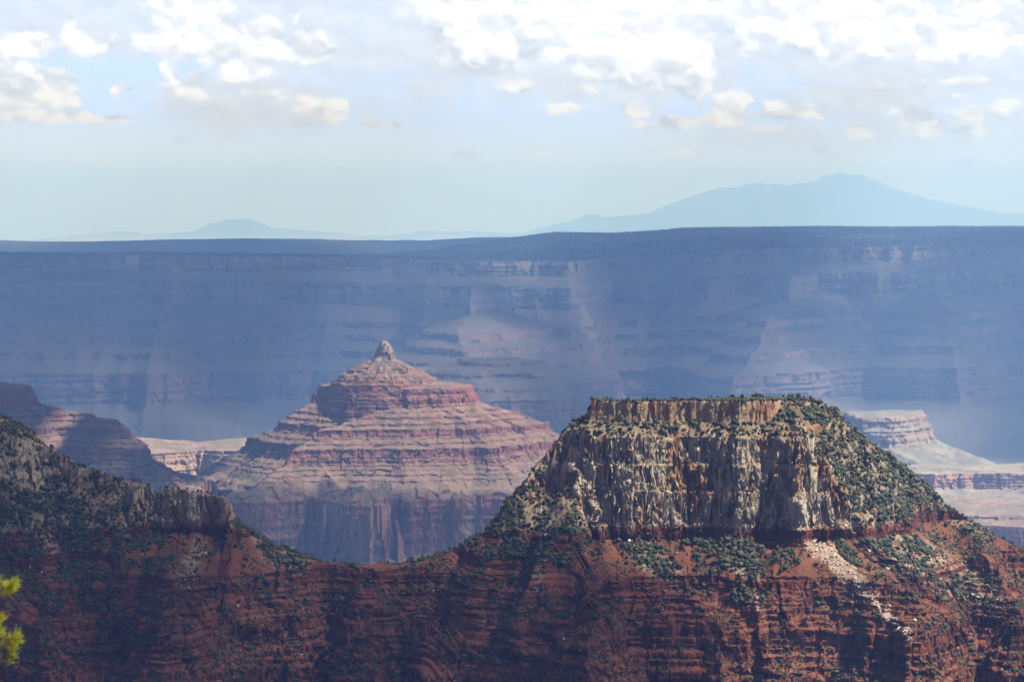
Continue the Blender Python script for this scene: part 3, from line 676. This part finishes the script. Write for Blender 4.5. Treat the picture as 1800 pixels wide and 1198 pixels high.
mountain('mountain', 'broad pale blue mountain massif on the right horizon',
    [(900,416),(940,403),(980,392),(1000,390),(1015,383),(1030,377),(1045,376),(1060,381),(1080,380),(1140,371),(1180,357),(1220,343),(1255,331),(1275,327),(1295,329),(1325,319),(1345,321),(1380,322),(1425,319),(1445,308),(1463,301),(1485,304),(1520,309),(1545,318),(1580,331),(1620,343),(1680,357),(1750,371),(1820,376),(1900,384)], 86000, 9000, 240)
mountain('hills', 'small pale blue hill peak on the left horizon',
    [(60,420),(110,414),(180,410),(200,406),(235,408),(260,411),(310,408),(345,404),(375,392),(400,385),(415,383),(425,385),(437,382),(450,386),(475,398),(520,404),(560,406),(600,408),(640,414),(700,412),(740,405),(800,406),(850,407),(900,409),(960,414)], 84000, 7200, 260)

# ------------------------------------------------------------------ foliage and rock shapes
def ico(sub=1):
    t = (1 + 5 ** .5) / 2
    V = np.array([(-1,t,0),(1,t,0),(-1,-t,0),(1,-t,0),(0,-1,t),(0,1,t),(0,-1,-t),(0,1,-t),(t,0,-1),(t,0,1),(-t,0,-1),(-t,0,1)], float)
    F = [(0,11,5),(0,5,1),(0,1,7),(0,7,10),(0,10,11),(1,5,9),(5,11,4),(11,10,2),(10,7,6),(7,1,8),(3,9,4),(3,4,2),(3,2,6),(3,6,8),(3,8,9),(4,9,5),(2,4,11),(6,2,10),(8,6,7),(9,8,1)]
    V /= np.linalg.norm(V, axis=1)[:, None]; V = [tuple(v) for v in V]
    for _ in range(sub):
        cache = {}; NF = []
        def mid(a, b):
            k = (min(a, b), max(a, b))
            if k not in cache:
                v = np.array(V[a]) + np.array(V[b]); v /= np.linalg.norm(v); V.append(tuple(v)); cache[k] = len(V) - 1
            return cache[k]
        for a, b, c in F:
            x, y, z = mid(a, b), mid(b, c), mid(c, a); NF += [(a, x, z), (b, y, x), (c, z, y), (x, y, z)]
        F = NF
    return np.array(V), np.array(F)
ICO1 = ico(1); ICO0 = ico(0)
rv = np.random.RandomState(77)
def bush_shape(seed, tall=1.0, src=None):
    """ragged unit-height crown of foliage, base at z=0, height 1"""
    r = np.random.RandomState(seed); V, F = src or ICO1; V = V.copy()
    V *= (1 + r.uniform(-.28, .30, len(V)))[:, None]
    V[:, 2] = V[:, 2] * .5 + .5
    w = .55 / tall * (1.15 - .55 * np.clip(V[:, 2], 0, 1) * (1 if tall > 1.1 else .5))
    V[:, 0] *= w; V[:, 1] *= w
    return V, F
def leafy_crown(seed, n=260, tall=1.0, conic=.5):
    """a crown made of many small leaf-clump faces in a few limbs' masses, with gaps between"""
    r = np.random.RandomState(seed); Vs = []; Fs = []; k = 0
    lobes = []
    for i in range(9):
        h = r.uniform(.25, .92); rad = (.42 / tall) * (1 - conic * h) * r.uniform(.4, 1); a = r.uniform(0, 6.28)
        lobes.append((rad * math.cos(a), rad * math.sin(a), h, r.uniform(.13, .24) * (1.15 - .4 * h)))
    lobes.append((0, 0, .86, .13)); lobes.append((0, 0, .55, .22 / tall))
    for (x, y, h, s) in lobes:                                     # small solid hearts that stop light
        V, F = ICO0; v = V * (s * .62) * (1 + r.uniform(-.3, .3, len(V)))[:, None] + np.array([x, y, h]); Vs.append(v); Fs.append(F + k); k += len(v)
    for i in range(n):
        x, y, h, s = lobes[r.randint(len(lobes))]
        d = r.normal(size=3); d /= np.linalg.norm(d); c = np.array([x, y, h]) + d * s * r.uniform(.6, 1.15)
        a = r.normal(size=3); a /= np.linalg.norm(a); b = np.cross(a, d + r.normal(size=3) * .5); b /= np.linalg.norm(b) + 1e-6
        e = r.uniform(.045, .085)
        Vs.append(np.array([c + a * e, c - a * e * .6 + b * e * .8, c - a * e * .6 - b * e * .8])); Fs.append(np.array([[0, 1, 2]]) + k); k += 3
    return np.concatenate(Vs), np.concatenate(Fs)
def tube(path, radii, n=6):
    """tapered tube along points"""
    V = []; F = []; path = [np.array(p, float) for p in path]
    for i, p in enumerate(path):
        d = path[min(i + 1, len(path) - 1)] - path[max(i - 1, 0)]; d /= np.linalg.norm(d) + 1e-9
        a = np.cross(d, [0, 0, 1.0]) if abs(d[2]) < .95 else np.cross(d, [1.0, 0, 0]); a /= np.linalg.norm(a); b = np.cross(d, a)
        for j in range(n):
            t = 2 * math.pi * j / n; V.append(p + (a * math.cos(t) + b * math.sin(t)) * radii[i])
    for i in range(len(path) - 1):
        for j in range(n):
            F.append((i * n + j, i * n + (j + 1) % n, (i + 1) * n + (j + 1) % n, (i + 1) * n + j))
    return np.array(V), np.array(F)
def join(parts):
    Vs = []; Fs = []; k = 0
    for V, F in parts: Vs.append(V); Fs.append(F + k); k += len(V)
    return np.concatenate(Vs), np.concatenate(Fs)
def foliage_material(name, c0, c1, use_attr=False, transl=0.0, scale=.4):
    m = bpy.data.materials.new(name); m.use_nodes = True; g = NG(m.node_tree); g.n.clear()
    out = g.n.new('ShaderNodeOutputMaterial'); b = g.n.new('ShaderNodeBsdfPrincipled'); b.inputs['Roughness'].default_value = .8; b.inputs['Specular IOR Level'].default_value = .15
    if use_attr:
        at = g.n.new('ShaderNodeVertexColor'); at.layer_name = 'Col'; g.l.new(at.outputs[0], b.inputs['Base Color'])
    else:
        oi = g.n.new('ShaderNodeObjectInfo'); ge = g.n.new('ShaderNodeNewGeometry')
        f = g.m('MULTIPLY_ADD', g.noise(ge.outputs['Position'], scale, 3), .8, g.m('MULTIPLY_ADD', oi.outputs['Random'], .7, -.25), clamp=True)
        c = g.mix(f, c0 + (1,), c1 + (1,)); g.l.new(c, b.inputs['Base Color'])
        if transl:
            t = g.n.new('ShaderNodeBsdfTranslucent'); g.l.new(c, t.inputs[0]); mx = g.n.new('ShaderNodeMixShader'); mx.inputs[0].default_value = transl
            g.l.new(b.outputs[0], mx.inputs[1]); g.l.new(t.outputs[0], mx.inputs[2]); g.l.new(mx.outputs[0], out.inputs[0]); return m
    g.l.new(b.outputs[0], out.inputs[0]); return m
def scatter_mesh(name, pos, size, rot, protos, which, colr, mat, label, flat=None):
    Vs = []; Fs = []; Cs = []; k = 0
    for p, (PV, PF) in enumerate(protos):
        i = np.where(which == p)[0]
        if not len(i): continue
        c, sn = np.cos(rot[i])[:, None], np.sin(rot[i])[:, None]
        x = PV[None, :, 0]; y = PV[None, :, 1]
        V = np.stack([(x * c - y * sn) * size[i, None, 0] + pos[i, None, 0], (x * sn + y * c) * size[i, None, 0] + pos[i, None, 1], PV[None, :, 2] * size[i, None, 1] + pos[i, None, 2]], -1)
        F = PF[None] + (np.arange(len(i)) * len(PV))[:, None, None] + k
        Vs.append(V.reshape(-1, 3)); Fs.append(F.reshape(-1, PF.shape[1])); k += len(i) * len(PV)
        Cs.append(np.repeat(colr[i], len(PV), axis=0))
    return mesh_obj(name, np.concatenate(Vs), np.concatenate(Fs), mat, np.concatenate(Cs), label, 'stuff')

# ------------------------------------------------------------------ where trees, shrubs and boulders grow and lie
def cells(G):
    Pp = np.stack([G.X, G.Y, G.Z], -1); a = Pp[1:, :-1] - Pp[:-1, :-1]; b = Pp[:-1, 1:] - Pp[:-1, :-1]
    ar = np.linalg.norm(np.cross(a, b), axis=-1)
    return Pp[:-1, :-1], ar
Pc, area = cells(FG)
cut = lambda a: a[:-1, :-1]
nz = cut(FG.n[..., 2]); qf = cut(FG.q); mf = cut(FG.m); visf = cut(FG.vis); grn = cut(FG.grn); tal = cut(FG.tal); fall = cut(FG.fall); Xf, Yf, Zf = Pc[..., 0], Pc[..., 1], Pc[..., 2]
clump = fbm(Xf / 22, Yf / 22, 3, 401); gentle = ss(nz, .30, .62)
ledge = ss(qf, 2, 6) * (1 - ss(qf, 27, 33)) * (1 - mf)
slopeveg = np.where(mf < .9, mf * .55, mf) * ss(-Zf, 285, 300) * (1 - ss(-Zf, 455, 475))
dens = .085 * ss(clump, -.6, .5) * (qf > 55) + .10 * grn * ss(clump, -.7, .0) + .065 * ledge + .135 * slopeveg * ss(clump, -.9, -.2) + .02 * tal + .05 * (qf > 150) * ss(clump, -.3, .3)
dens = dens + .16 * (qf < 1) * (Zf > -305)
coc_c = (qf > 28) & (qf < 56) & (mf < .4)
dens = np.where(coc_c, dens * .2 + .006, dens * gentle) * (1 - fall) * visf
exp_n = dens * area
print('expected plants', exp_n.sum())
def pick(w, n, r):
    c = np.cumsum(w.ravel()); i = np.searchsorted(c, r.uniform(0, c[-1], n)); return np.unravel_index(i, w.shape)
NP = int(min(70000, exp_n.sum()))
I = pick(exp_n, NP, rv)
pos = Pc[I] + rv.uniform(-.6, .6, (NP, 3)) * [1, 1, 0]
lush = np.clip(grn[I] + ledge[I] + slopeveg[I] + (qf[I] < 1), 0, 1)
hgt = np.where(rv.rand(NP) < .10 + .35 * lush, 2.4 + 4.2 * rv.uniform(0, 1, NP) ** 1.8, rv.uniform(.7, 2.6, NP))
hgt = np.where(coc_c[I], hgt * .6, hgt); hgt = np.where(qf[I] < -2, hgt * .75, hgt); print('plants', NP)
spread = hgt * rv.uniform(.65, 1.35, NP)
# rim trees of the mesa top and the two skylines: these are the ones that read as single trees
def ray_top(px_list, cond):
    out = []
    nc = FG.X.shape[0]
    for px in px_list:
        i = int(round((px + 70) / 1940 * (nc - 1)))
        if 0 <= i < nc - 1:
            t = np.where(FG.vis[i], FG.Z[i] / FG.Y[i], -9); j = int(np.argmax(t))
            out.append((FG.X[i, j], FG.Y[i, j] + cond, FG.Z[i, j]))
    return out
sky_px = np.sort(rv.uniform(1062, 1470, 75)); sky_pts = ray_top(sky_px, 0)
sky2_px = np.sort(np.concatenate([rv.uniform(2, 395, 42), rv.uniform(425, 900, 26), rv.uniform(1470, 1800, 40)])); sky2 = ray_top(sky2_px, 0)
solo = []
for (x, y, z), px in zip(sky_pts, sky_px):
    h = rv.uniform(3.5, 7.5) * (1.25 if 1280 < px < 1340 or px > 1375 else .85); solo.append((x, y, z - .5, h, px, 'top'))
for (x, y, z), px in zip(sky2, sky2_px): solo.append((x, y, z - .5, rv.uniform(2.8, 6.0), px, 'sky'))
order = np.argsort(-(hgt - (coc_c[I] * 3)))
need = 300 - len(solo)
for i in order[:need]:
    px = 900 + pos[i, 0] / pos[i, 1] * K; solo.append((pos[i, 0], pos[i, 1], pos[i, 2] - .4, hgt[i] * 1.12, px, 'ledge' if ledge[I][i] > .5 else 'slope'))
rest = np.ones(NP, bool); rest[order[:need]] = False
m_bush = foliage_material('juniper_foliage', None, None, True)
bc = np.clip(C(.023, .030, .015)[None] + rv.uniform(0, 1, (NP, 1)) ** 2 * C(.055, .050, .022)[None] + rv.normal(0, .003, (NP, 3)), .01, .2)
protos = [bush_shape(900 + i, [1.0, 1.35, 1.2, .85, 1.7, 1.0][i]) for i in range(6)] + [bush_shape(920 + i, 1.0, ICO0) for i in range(4)]
pr = pos[rest]; pr[:, 2] -= hgt[rest] * .12; kind_ = np.where(hgt[rest] > 2.4, rv.randint(0, 6, rest.sum()), rv.randint(6, 10, rest.sum()))
scatter_mesh('shrubbery', pr, np.stack([spread[rest], hgt[rest]], 1), rv.uniform(0, 6.28, rest.sum()), protos, kind_, bc[rest], m_bush, 'dark green juniper scrub scattered over the near slopes')

m_crown = foliage_material('pine_foliage', (.024, .032, .017), (.052, .060, .026)); m_bark = rock_material('bark', 3.0, 14.0, .5, .3, .05)
def tree_proto(seed, tall, conic):
    V, F = leafy_crown(seed, 300, tall, conic)
    me1 = mesh_obj('crown', V * np.array([1, 1, 1.0]), F, m_crown)
    parts = [tube([(0, 0, -.06), (.01, .0, .3), (-.01, .01, .62), (0, 0, .9)], [.035, .027, .016, .005], 5)]
    r = np.random.RandomState(seed)
    for k in range(5):
        h = r.uniform(.3, .75); a = r.uniform(0, 6.28); l = r.uniform(.15, .3) / tall
        parts.append(tube([(0, 0, h), (l * .5 * math.cos(a), l * .5 * math.sin(a), h + .05), (l * math.cos(a), l * math.sin(a), h + .12)], [.012, .008, .003], 4))
    V, F = join(parts); me2 = mesh_obj('trunk', V, F, m_bark, np.broadcast_to(C(.12, .08, .055), (len(V), 3)))
    return me1, me2
tprotos = [tree_proto(50 + i, t, c) for i, (t, c) in enumerate([(1.0, .35), (1.15, .6), (.9, .3), (1.35, .75), (1.05, .5), (.85, .2)])]
def zone(px, kind):
    if kind == 'top':
        a = [(1120, 'on the left end of the flat mesa top'), (1220, 'above the middle of the mesa caprock'), (1285, 'on the mesa top left of its wooded rise'), (1345, 'on the low wooded rise of the mesa top'), (1400, 'just right of the wooded rise on the mesa top'), (9999, 'on the rounded right shoulder of the mesa top')]
        return next(t for l, t in a if px < l)
    if kind == 'sky':
        a = [(130, 'on the ridge crest by the left edge of the photo'), (260, 'on the crest of the left ridge above its pale cliffs'), (410, 'on top of the flat outcrop with a red band'), (520, 'on the crest falling right of the flat outcrop'), (760, 'on the low saddle skyline between ridge and mesa'), (910, 'on the skyline rising to the left foot of the mesa'),
             (1560, 'on the upper right skyline of the mesa slope'), (1660, 'on the skyline above the small red cliff right of the mesa'), (9999, 'on the low skyline running down to the right edge')]
        return next(t for l, t in a if px < l)
    if kind == 'ledge':
        a = [(1150, 'on the left part of the ledge under the caprock'), (1290, 'on the middle of the ledge under the caprock'), (9999, 'on the right part of the ledge under the caprock')]
        return next(t for l, t in a if px < l)
    a = [(220, 'on the shaded slope below the left ridge cliffs'), (450, 'on the dark slope below the flat outcrop'), (900, 'on the shaded slope below the saddle'), (1120, 'on the slope under the left end of the mesa cliff'), (1300, 'in the green fan below the middle of the mesa cliff'), (1410, 'in the green fan left of the white rockfall'), (1500, 'just right of the white rockfall'), (1650, 'on the wooded right slope of the mesa'), (9999, 'on the sunlit slope near the right edge')]
    return next(t for l, t in a if px < l)
def word(h): return 'tall' if h > 6.3 else ('mid-sized' if h > 4.6 else 'small')
first = set()
for n, (x, y, z, h, px, kind) in enumerate(solo):
    p = rv.randint(6); c, t = tprotos[p]
    e = bpy.data.objects.new('pine_tree', None); COL.objects.link(e); e.location = (x, y, z); e.rotation_euler = (0, 0, rv.uniform(0, 6.28)); sxy = h * rv.uniform(.9, 1.2); e.scale = (sxy, sxy, h)
    zt = zone(px, kind)
    e['label'] = 'dark green %s pine %s' % (word(h), zt); e['category'] = 'tree'; e['group'] = '%s pines %s' % (word(h), zt)
    if p in first: c, t = c.copy(), t.copy(); COL.objects.link(c); COL.objects.link(t)
    first.add(p)
    c.parent = e; t.parent = e
for p in range(6):
    if p not in first: bpy.data.objects.remove(tprotos[p][0]); bpy.data.objects.remove(tprotos[p][1])

# ------------------------------------------------------------------ boulders and rockfall rubble
def rock_shape(seed):
    r = np.random.RandomState(seed); V, F = ICO1; V = V.copy()
    for _ in range(9):
        d = r.normal(size=3); d /= np.linalg.norm(d); o = r.uniform(.55, .85); s_ = V @ d; V = V - np.where(s_ > o, s_ - o, 0)[:, None] * d
    return V * [1, r.uniform(.7, 1), r.uniform(.6, .9)], F
rocks = [rock_shape(i) for i in range(6)]
m_rock = rock_material('boulder_stone', .5, 2.5, .4, .25, .4)
w = (area * visf * (fall * .35 + tal * .020 * gentle + grn * .002 + .0012 * gentle * (qf > 55))* (1 - coc_c))
NR = int(min(9000, w.sum())); J = pick(w, NR, rv); rp = Pc[J] + rv.uniform(-.7, .7, (NR, 3)) * [1, 1, .2]
rsz = np.clip(rv.lognormal(-.35, .55, NR), .25, 3.0) * np.where(fall[J] > .3, .85, 1)
rc = C(.52, .43, .32)[None] * rv.uniform(.7, 1.15, (NR, 1)); redr = (fall[J] < .3) & (rv.rand(NR) < .35); rc = np.where(redr[:, None], C(.30, .12, .07)[None], rc); rc = np.where((fall[J] > .3)[:, None], C(.44, .34, .26)[None] * rv.uniform(.6, 1.15, (NR, 1)), rc)
big = np.argsort(-rsz * (1 + .3 * (fall[J] > .3)))[:70]; keep = np.ones(NR, bool); keep[big] = False
scatter_mesh('rubble', rp[keep], np.stack([rsz[keep]] * 2, 1), rv.uniform(0, 6.28, keep.sum()), rocks, rv.randint(0, 6, keep.sum()), rc[keep], m_rock, 'pale broken rock strewn on slopes and down the rockfall')
for n, i in enumerate(big):
    V, F = rocks[n % 6]; px = 900 + rp[i, 0] / rp[i, 1] * K; py = HZ - rp[i, 2] / rp[i, 1] * K; f = fall[J][i] > .3
    o = mesh_obj('boulder', V, F, m_rock, np.broadcast_to(rc[i], V.shape)); o.location = rp[i]; o.rotation_euler = (0, rv.uniform(-.4, .4), rv.uniform(0, 6.28)); s_ = max(rsz[i], 1.5); o.scale = (s_ * 1.2,) * 3
    if f: w_ = 'white angular boulder in the %s part of the rockfall chute' % ('upper' if py < 985 else 'lower')
    else: w_ = ('red' if rc[i][1] < .2 else 'pale') + ' boulder ' + zone(px, 'slope')
    o['label'] = w_; o['category'] = 'boulder'; o['group'] = w_.replace('boulder', 'boulders')

# ------------------------------------------------------------------ far forest on the plateau
Pf, af = cells(FR); qr = cut(FR.q); w = af * cut(FR.vis) * ((qr < -12) * 1.0 + (qr > 10) * (qr < 420) * .12 * ss(Pf[..., 0], 300, 1200)) * ss(fbm(Pf[..., 0] / 300, Pf[..., 1] / 300, 3, 411), -.7, .1)
NF_ = 15000; J2 = pick(w, NF_, rv); fp = Pf[J2] + rv.uniform(-8, 8, (NF_, 3)) * [1, 1, 0]
nc = FR.X.shape[0]; ex = []
for i in range(0, nc - 1):
    t = np.where(FR.vis[i], FR.Z[i] / FR.Y[i], -9); j = int(np.argmax(t)); ex += [(FR.X[i, j] + rv.uniform(-4, 4), FR.Y[i, j] + rv.uniform(-60, 40), FR.Z[i, j]) for _ in range(2)]
fp = np.concatenate([fp, np.array(ex)]); nf = len(fp)
def spire(seed):
    r = np.random.RandomState(seed); V = []; F = []
    hs = [(0, .12), (.12, .24), (.35, .17), (.38, .2), (.65, .1), (.68, .12), (1, .005)]
    for h, rr in hs:
        for j in range(6): a = j * math.pi / 3 + r.uniform(-.2, .2); V.append((rr * math.cos(a) * r.uniform(.8, 1.2), rr * math.sin(a) * r.uniform(.8, 1.2), h))
    for i in range(len(hs) - 1):
        for j in range(6): F.append((i * 6 + j, i * 6 + (j + 1) % 6, i * 6 + 6 + (j + 1) % 6, i * 6 + 6 + j))
    return np.array(V), np.array(F)
fh = rv.uniform(9, 20, nf)
scatter_mesh('forest', fp - [0, 0, 2], np.stack([fh * 1.1, fh], 1), rv.uniform(0, 6.28, nf), [spire(i) for i in range(4)], rv.randint(0, 4, nf), np.broadcast_to(C(.035, .048, .028), (nf, 3)) * rv.uniform(.7, 1.3, (nf, 1)), m_bush, 'dense dark conifer forest on the far plateau')

# ------------------------------------------------------------------ the near pine whose boughs reach into the bottom left corner
def near_pine():
    tx, ty, tz, H_ = -3.69, 15.2, -8.4, 7.4
    e = bpy.data.objects.new('pine_tree', None); COL.objects.link(e); e.location = (tx, ty, tz)
    e['label'] = 'blurred yellow-green pine boughs at the bottom left corner'; e['category'] = 'tree'
    bark = m_bark
    V, F = tube([(0, 0, -.5), (.03, 0, 1.8), (-.02, .03, 3.6), (.02, .0, 5.4), (0, 0, H_)], [.17, .14, .10, .06, .012], 10)
    mesh_obj('trunk', V, F, bark, np.broadcast_to(C(.11, .07, .05), V.shape), parent=e)
    r = np.random.RandomState(3); NV = []; NFc = []; k = 0
    m_need = foliage_material('pine_needles', (.15, .18, .012), (.46, .46, .03), False, .3, 9.0)
    def tuft(c, d, L, n):
        nonlocal k
        d = d / np.linalg.norm(d)
        for _ in range(n):
            v = d + r.normal(size=3) * .55; v /= np.linalg.norm(v); sd_ = np.cross(v, r.normal(size=3)); sd_ /= np.linalg.norm(sd_) + 1e-6
            l = L * r.uniform(.7, 1.1); b = c + d * r.uniform(-.05, .02)
            NV.append(np.array([b - sd_ * .0016, b + sd_ * .0016, b + v * l + sd_ * .0008, b + v * l - sd_ * .0008])); NFc.append(np.array([[0, 1, 2, 3]]) + k); k += 4
    right = [(z, x) for z, x in [(-2.03, -2.60), (-2.06, -2.525), (-2.20, -2.545), (-2.27, -2.565), (-2.36, -2.53), (-2.45, -2.535), (-2.53, -2.60), (-2.10, -2.64), (-2.32, -2.63), (-2.42, -2.62), (-2.16, -2.60), (-2.48, -2.66)]]
    specs = [(x + 3.62, r.uniform(-.35, .25), z - tz) for z, x in right]
    for i in range(30):
        h = r.uniform(1.5, H_ - .3); a = r.uniform(.6, 5.7); l = 1.25 * (1.05 - h / H_) + .2; specs.append((l * math.cos(a), l * math.sin(a), h + .15))
    for q_, (ex_, ey, ez) in enumerate(specs):
        h0 = ez - .28 - .1 * r.rand(); end = np.array([ex_, ey, ez]); st_ = np.array([0, 0, h0]); mid_ = (st_ + end) / 2 + np.array([0, 0, -.06])
        V, F = tube([st_, mid_, end - (end - st_) / np.linalg.norm(end - st_) * .03], [.022, .012, .004], 5)
        mesh_obj('branch', V, F, bark, np.broadcast_to(C(.10, .06, .04), V.shape), parent=e)
        main = q_ < len(right); dr = end - mid_; dr /= np.linalg.norm(dr)
        for _ in range(14 if main else 10):
            f = r.uniform(.15, 1) ** .6; c = mid_ + (end - mid_) * f + r.normal(size=3) * (.030 if main else .06) * (1.1 - f * .5)
            if main and c[0] > ex_ - .03: c[0] = ex_ - .04
            if main and c[2] + tz > -2.05: c[2] = -2.06 - tz
            tuft(c, dr + np.array([0, 0, .55]) + r.normal(size=3) * .2, .05, 42 if main else 26)
    V, F = np.concatenate(NV), np.concatenate(NFc); mesh_obj('needles', V, F, m_need, parent=e)
near_pine()
def near_ground():
    xs = np.linspace(-30, 26, 70); ys = np.linspace(-25, 36, 70); X, Y = np.meshgrid(xs, ys, indexing='ij'); r = np.hypot(X + 3, Y - 6)
    Z = -8.7 + fbm(X / 9, Y / 9, 4, 420) * .5 - np.maximum(r - 18, 0) * 1.3 - np.maximum(Y - 20, 0) * 1.0
    Z = np.where((np.hypot(X, Y + 4) < 7), np.maximum(Z, -1.75 - np.maximum(np.hypot(X, Y + 4) - 5, 0) * 3), Z)
    G = Grid(); G.X, G.Y, G.Z = X, Y, Z; grid_mesh('rocky_ground', G, np.broadcast_to(C(.36, .29, .2), X.shape + (3,)) * (1 + .2 * fbm(X, Y, 3, 421))[..., None], m_rock, 'pale rim rock below the viewpoint')
near_ground()

# ------------------------------------------------------------------ unseen cloud deck, added and cut with holes to lay shade on the canyon
FAR_COVER = .74
def shade_cloud_deck():
    H = 1800.0
    xs = np.concatenate([np.arange(-9000, -1200, 150), np.arange(-1200, 4200, 45), np.arange(4200, 11000, 150)])
    ys = np.concatenate([np.arange(-4500, -1200, 150), np.arange(-1200, 9600, 45), np.arange(9600, 26200, 120)])
    X, Y = np.meshgrid(xs, ys, indexing='ij')
    zr = np.interp(Y, [0, 1500, 3000, 7000, 9000, 15000], [0, -300, -440, -640, -900, -800])
    t = (H - zr) / SUN_DIR[2]; gx = X - t * SUN_DIR[0]; gy = Y - t * SUN_DIR[1]
    gx = gx + fbm(X / 300, Y / 300, 3, 301) * 45; gy = gy + fbm(X / 300 + 7, Y / 300, 3, 302) * 45
    hole = np.full(X.shape, 1e9)
    for p in HOLES: hole = np.minimum(hole, d_poly(gx, gy, p))
    n_ = fbm(X / 1300, Y / 1300, 3, 303)
    base = -.1 + n_ * .5
    near = ss(gy, -2500, -1800) * (1 - ss(gy, 4900, 5600)) * ss(gx, -7000, -5500) * (1 - ss(gx, 4500, 6000))  # deck spread wide here to shade the near air and block skylight
    base = base + near * 1.2 + .8 * ss(gy, 10400, 11000) * (1 - ss(gx, 600, 1000)) * (gy < 13200) + ss(gy, 13200, 14000) * FAR_COVER
    base = base + .72 * ss(gy, 6800, 7200) * (1 - ss(gy, 7950, 8050)) * (gx > -1300) * (gx < 400) + 1.0 * ss(gy, 7500, 7800) * (1 - ss(gy, 8800, 9000)) * (1 - ss(gx, -880, -800))
    cov = np.minimum(base, hole / 80) * ss(X, -9000, -7500) * (1 - ss(X, 9500, 11000)) * ss(Y, -4500, -3500) * (1 - ss(Y, 25000, 26000))
    th = np.clip(cov - .12, 0, 1)
    on = th > 0
    top = H + 60 + 420 * th ** .6 * (1 + .5 * fbm(X / 500, Y / 500, 4, 304)); bot = H - 30 * th + fbm(X / 400, Y / 400, 3, 305) * 12
    top = np.where(on, top, H); bot = np.where(on, bot, H)
    nx, ny = X.shape; idx = np.arange(nx * ny).reshape(nx, ny); cell = on[:-1, :-1] | on[1:, :-1] | on[1:, 1:] | on[:-1, 1:]
    F = np.stack([idx[:-1, :-1], idx[1:, :-1], idx[1:, 1:], idx[:-1, 1:]], -1)[cell]
    V = np.concatenate([np.stack([X, Y, top], -1).reshape(-1, 3), np.stack([X, Y, bot], -1).reshape(-1, 3)])
    F = np.concatenate([F, F[:, ::-1] + nx * ny])
    used = np.zeros(len(V), bool); used[F.ravel()] = True; rm = np.cumsum(used) - 1
    m = bpy.data.materials.new('cloud_white'); m.use_nodes = True
    b = m.node_tree.nodes['Principled BSDF']; b.inputs['Base Color'].default_value = (.85, .86, .88, 1); b.inputs['Roughness'].default_value = 1
    b.inputs['Specular IOR Level'].default_value = 0
    g = NG(m.node_tree); at = g.n.new('ShaderNodeVertexColor'); at.layer_name = 'Col'; tr = g.n.new('ShaderNodeBsdfTransparent'); mx = g.n.new('ShaderNodeMixShader')
    sp_ = g.n.new('ShaderNodeSeparateColor'); g.l.new(at.outputs[0], sp_.inputs[0]); g.l.new(sp_.outputs[0], mx.inputs[0]); g.l.new(tr.outputs[0], mx.inputs[1]); g.l.new(b.outputs[0], mx.inputs[2])
    g.l.new(mx.outputs[0], g.n['Material Output'].inputs['Surface'])
    thin = ss(gy, 3350, 3650) * (1 - ss(gy, 4300, 5200)) * (1 - ss(np.abs(gx), 1500, 2500))     # added deck thinned over the near ridge so some sun gets through
    al = (ss(th, 0, .9) * (1 - np.clip(.34 * thin * (1 + .8 * fbm(gx / 160, gy / 160, 2, 306)) + .22 * ss(gy, 12000, 13500) * (1 + .5 * fbm(gx / 900, gy / 900, 2, 307)), 0, .8))).reshape(-1, 1) * np.ones((1, 3)); al = np.concatenate([al, al])
    mesh_obj('shade_clouds', V[used], rm[F], m, al[used], 'unseen white cloud deck added to shade the canyon', 'stuff', smooth=True)
def hp(*pts): return [(PX(a, b), b) for a, b in pts]
HOLES = [[(10, 4500), (20, 4000), (90, 3950), (300, 3945), (400, 3850), (440, 3700), (460, 3400), (1300, 3400), (1300, 4500)],
         [(-320, -320), (300, -320), (300, 340), (-320, 340)],
         hp((470, 8800), (400, 8300), (480, 8000), (700, 8060), (900, 8000), (1040, 8350), (1100, 8800)),
         hp((95, 8200), (215, 8200), (220, 8420), (100, 8420)), hp((250, 9200), (470, 9200), (470, 9800), (250, 9800)),
         hp((1480, 9000), (1900, 8900), (1900, 10900), (1800, 11700), (1680, 12300), (1450, 12300))]  # gaps shaped to let sun through the added deck onto chosen ground
shade_cloud_deck()

# ------------------------------------------------------------------ haze
BOX_FAR = 104000
def haze_box():
    m = bpy.data.materials.new('canyon_air'); m.use_nodes = True; g = NG(m.node_tree); g.n.clear()
    out = g.n.new('ShaderNodeOutputMaterial'); v = g.n.new('ShaderNodeVolumePrincipled'); g.l.new(v.outputs[0], out.inputs['Volume'])
    v.inputs['Color'].default_value = HAZE_COLOR + (1,); v.inputs['Density'].default_value = HAZE_DENSITY
    v.inputs['Absorption Color'].default_value = HAZE_ABS + (1,); v.inputs['Anisotropy'].default_value = 0.0
    v.inputs['Emission Strength'].default_value = 0
    x, y0, y1, z0, z1 = 42000, -5000, BOX_FAR, -1900, 620
    V = np.array([(-x, y0, z0), (x, y0, z0), (x, y1, z0), (-x, y1, z0), (-x, y0, z1), (x, y0, z1), (x, y1, z1), (-x, y1, z1)], float)
    F = np.array([(0, 3, 2, 1), (4, 5, 6, 7), (0, 1, 5, 4), (1, 2, 6, 5), (2, 3, 7, 6), (3, 0, 4, 7)])
    mesh_obj('haze', V, F, m, None, 'blue canyon haze', 'stuff')
haze_box()
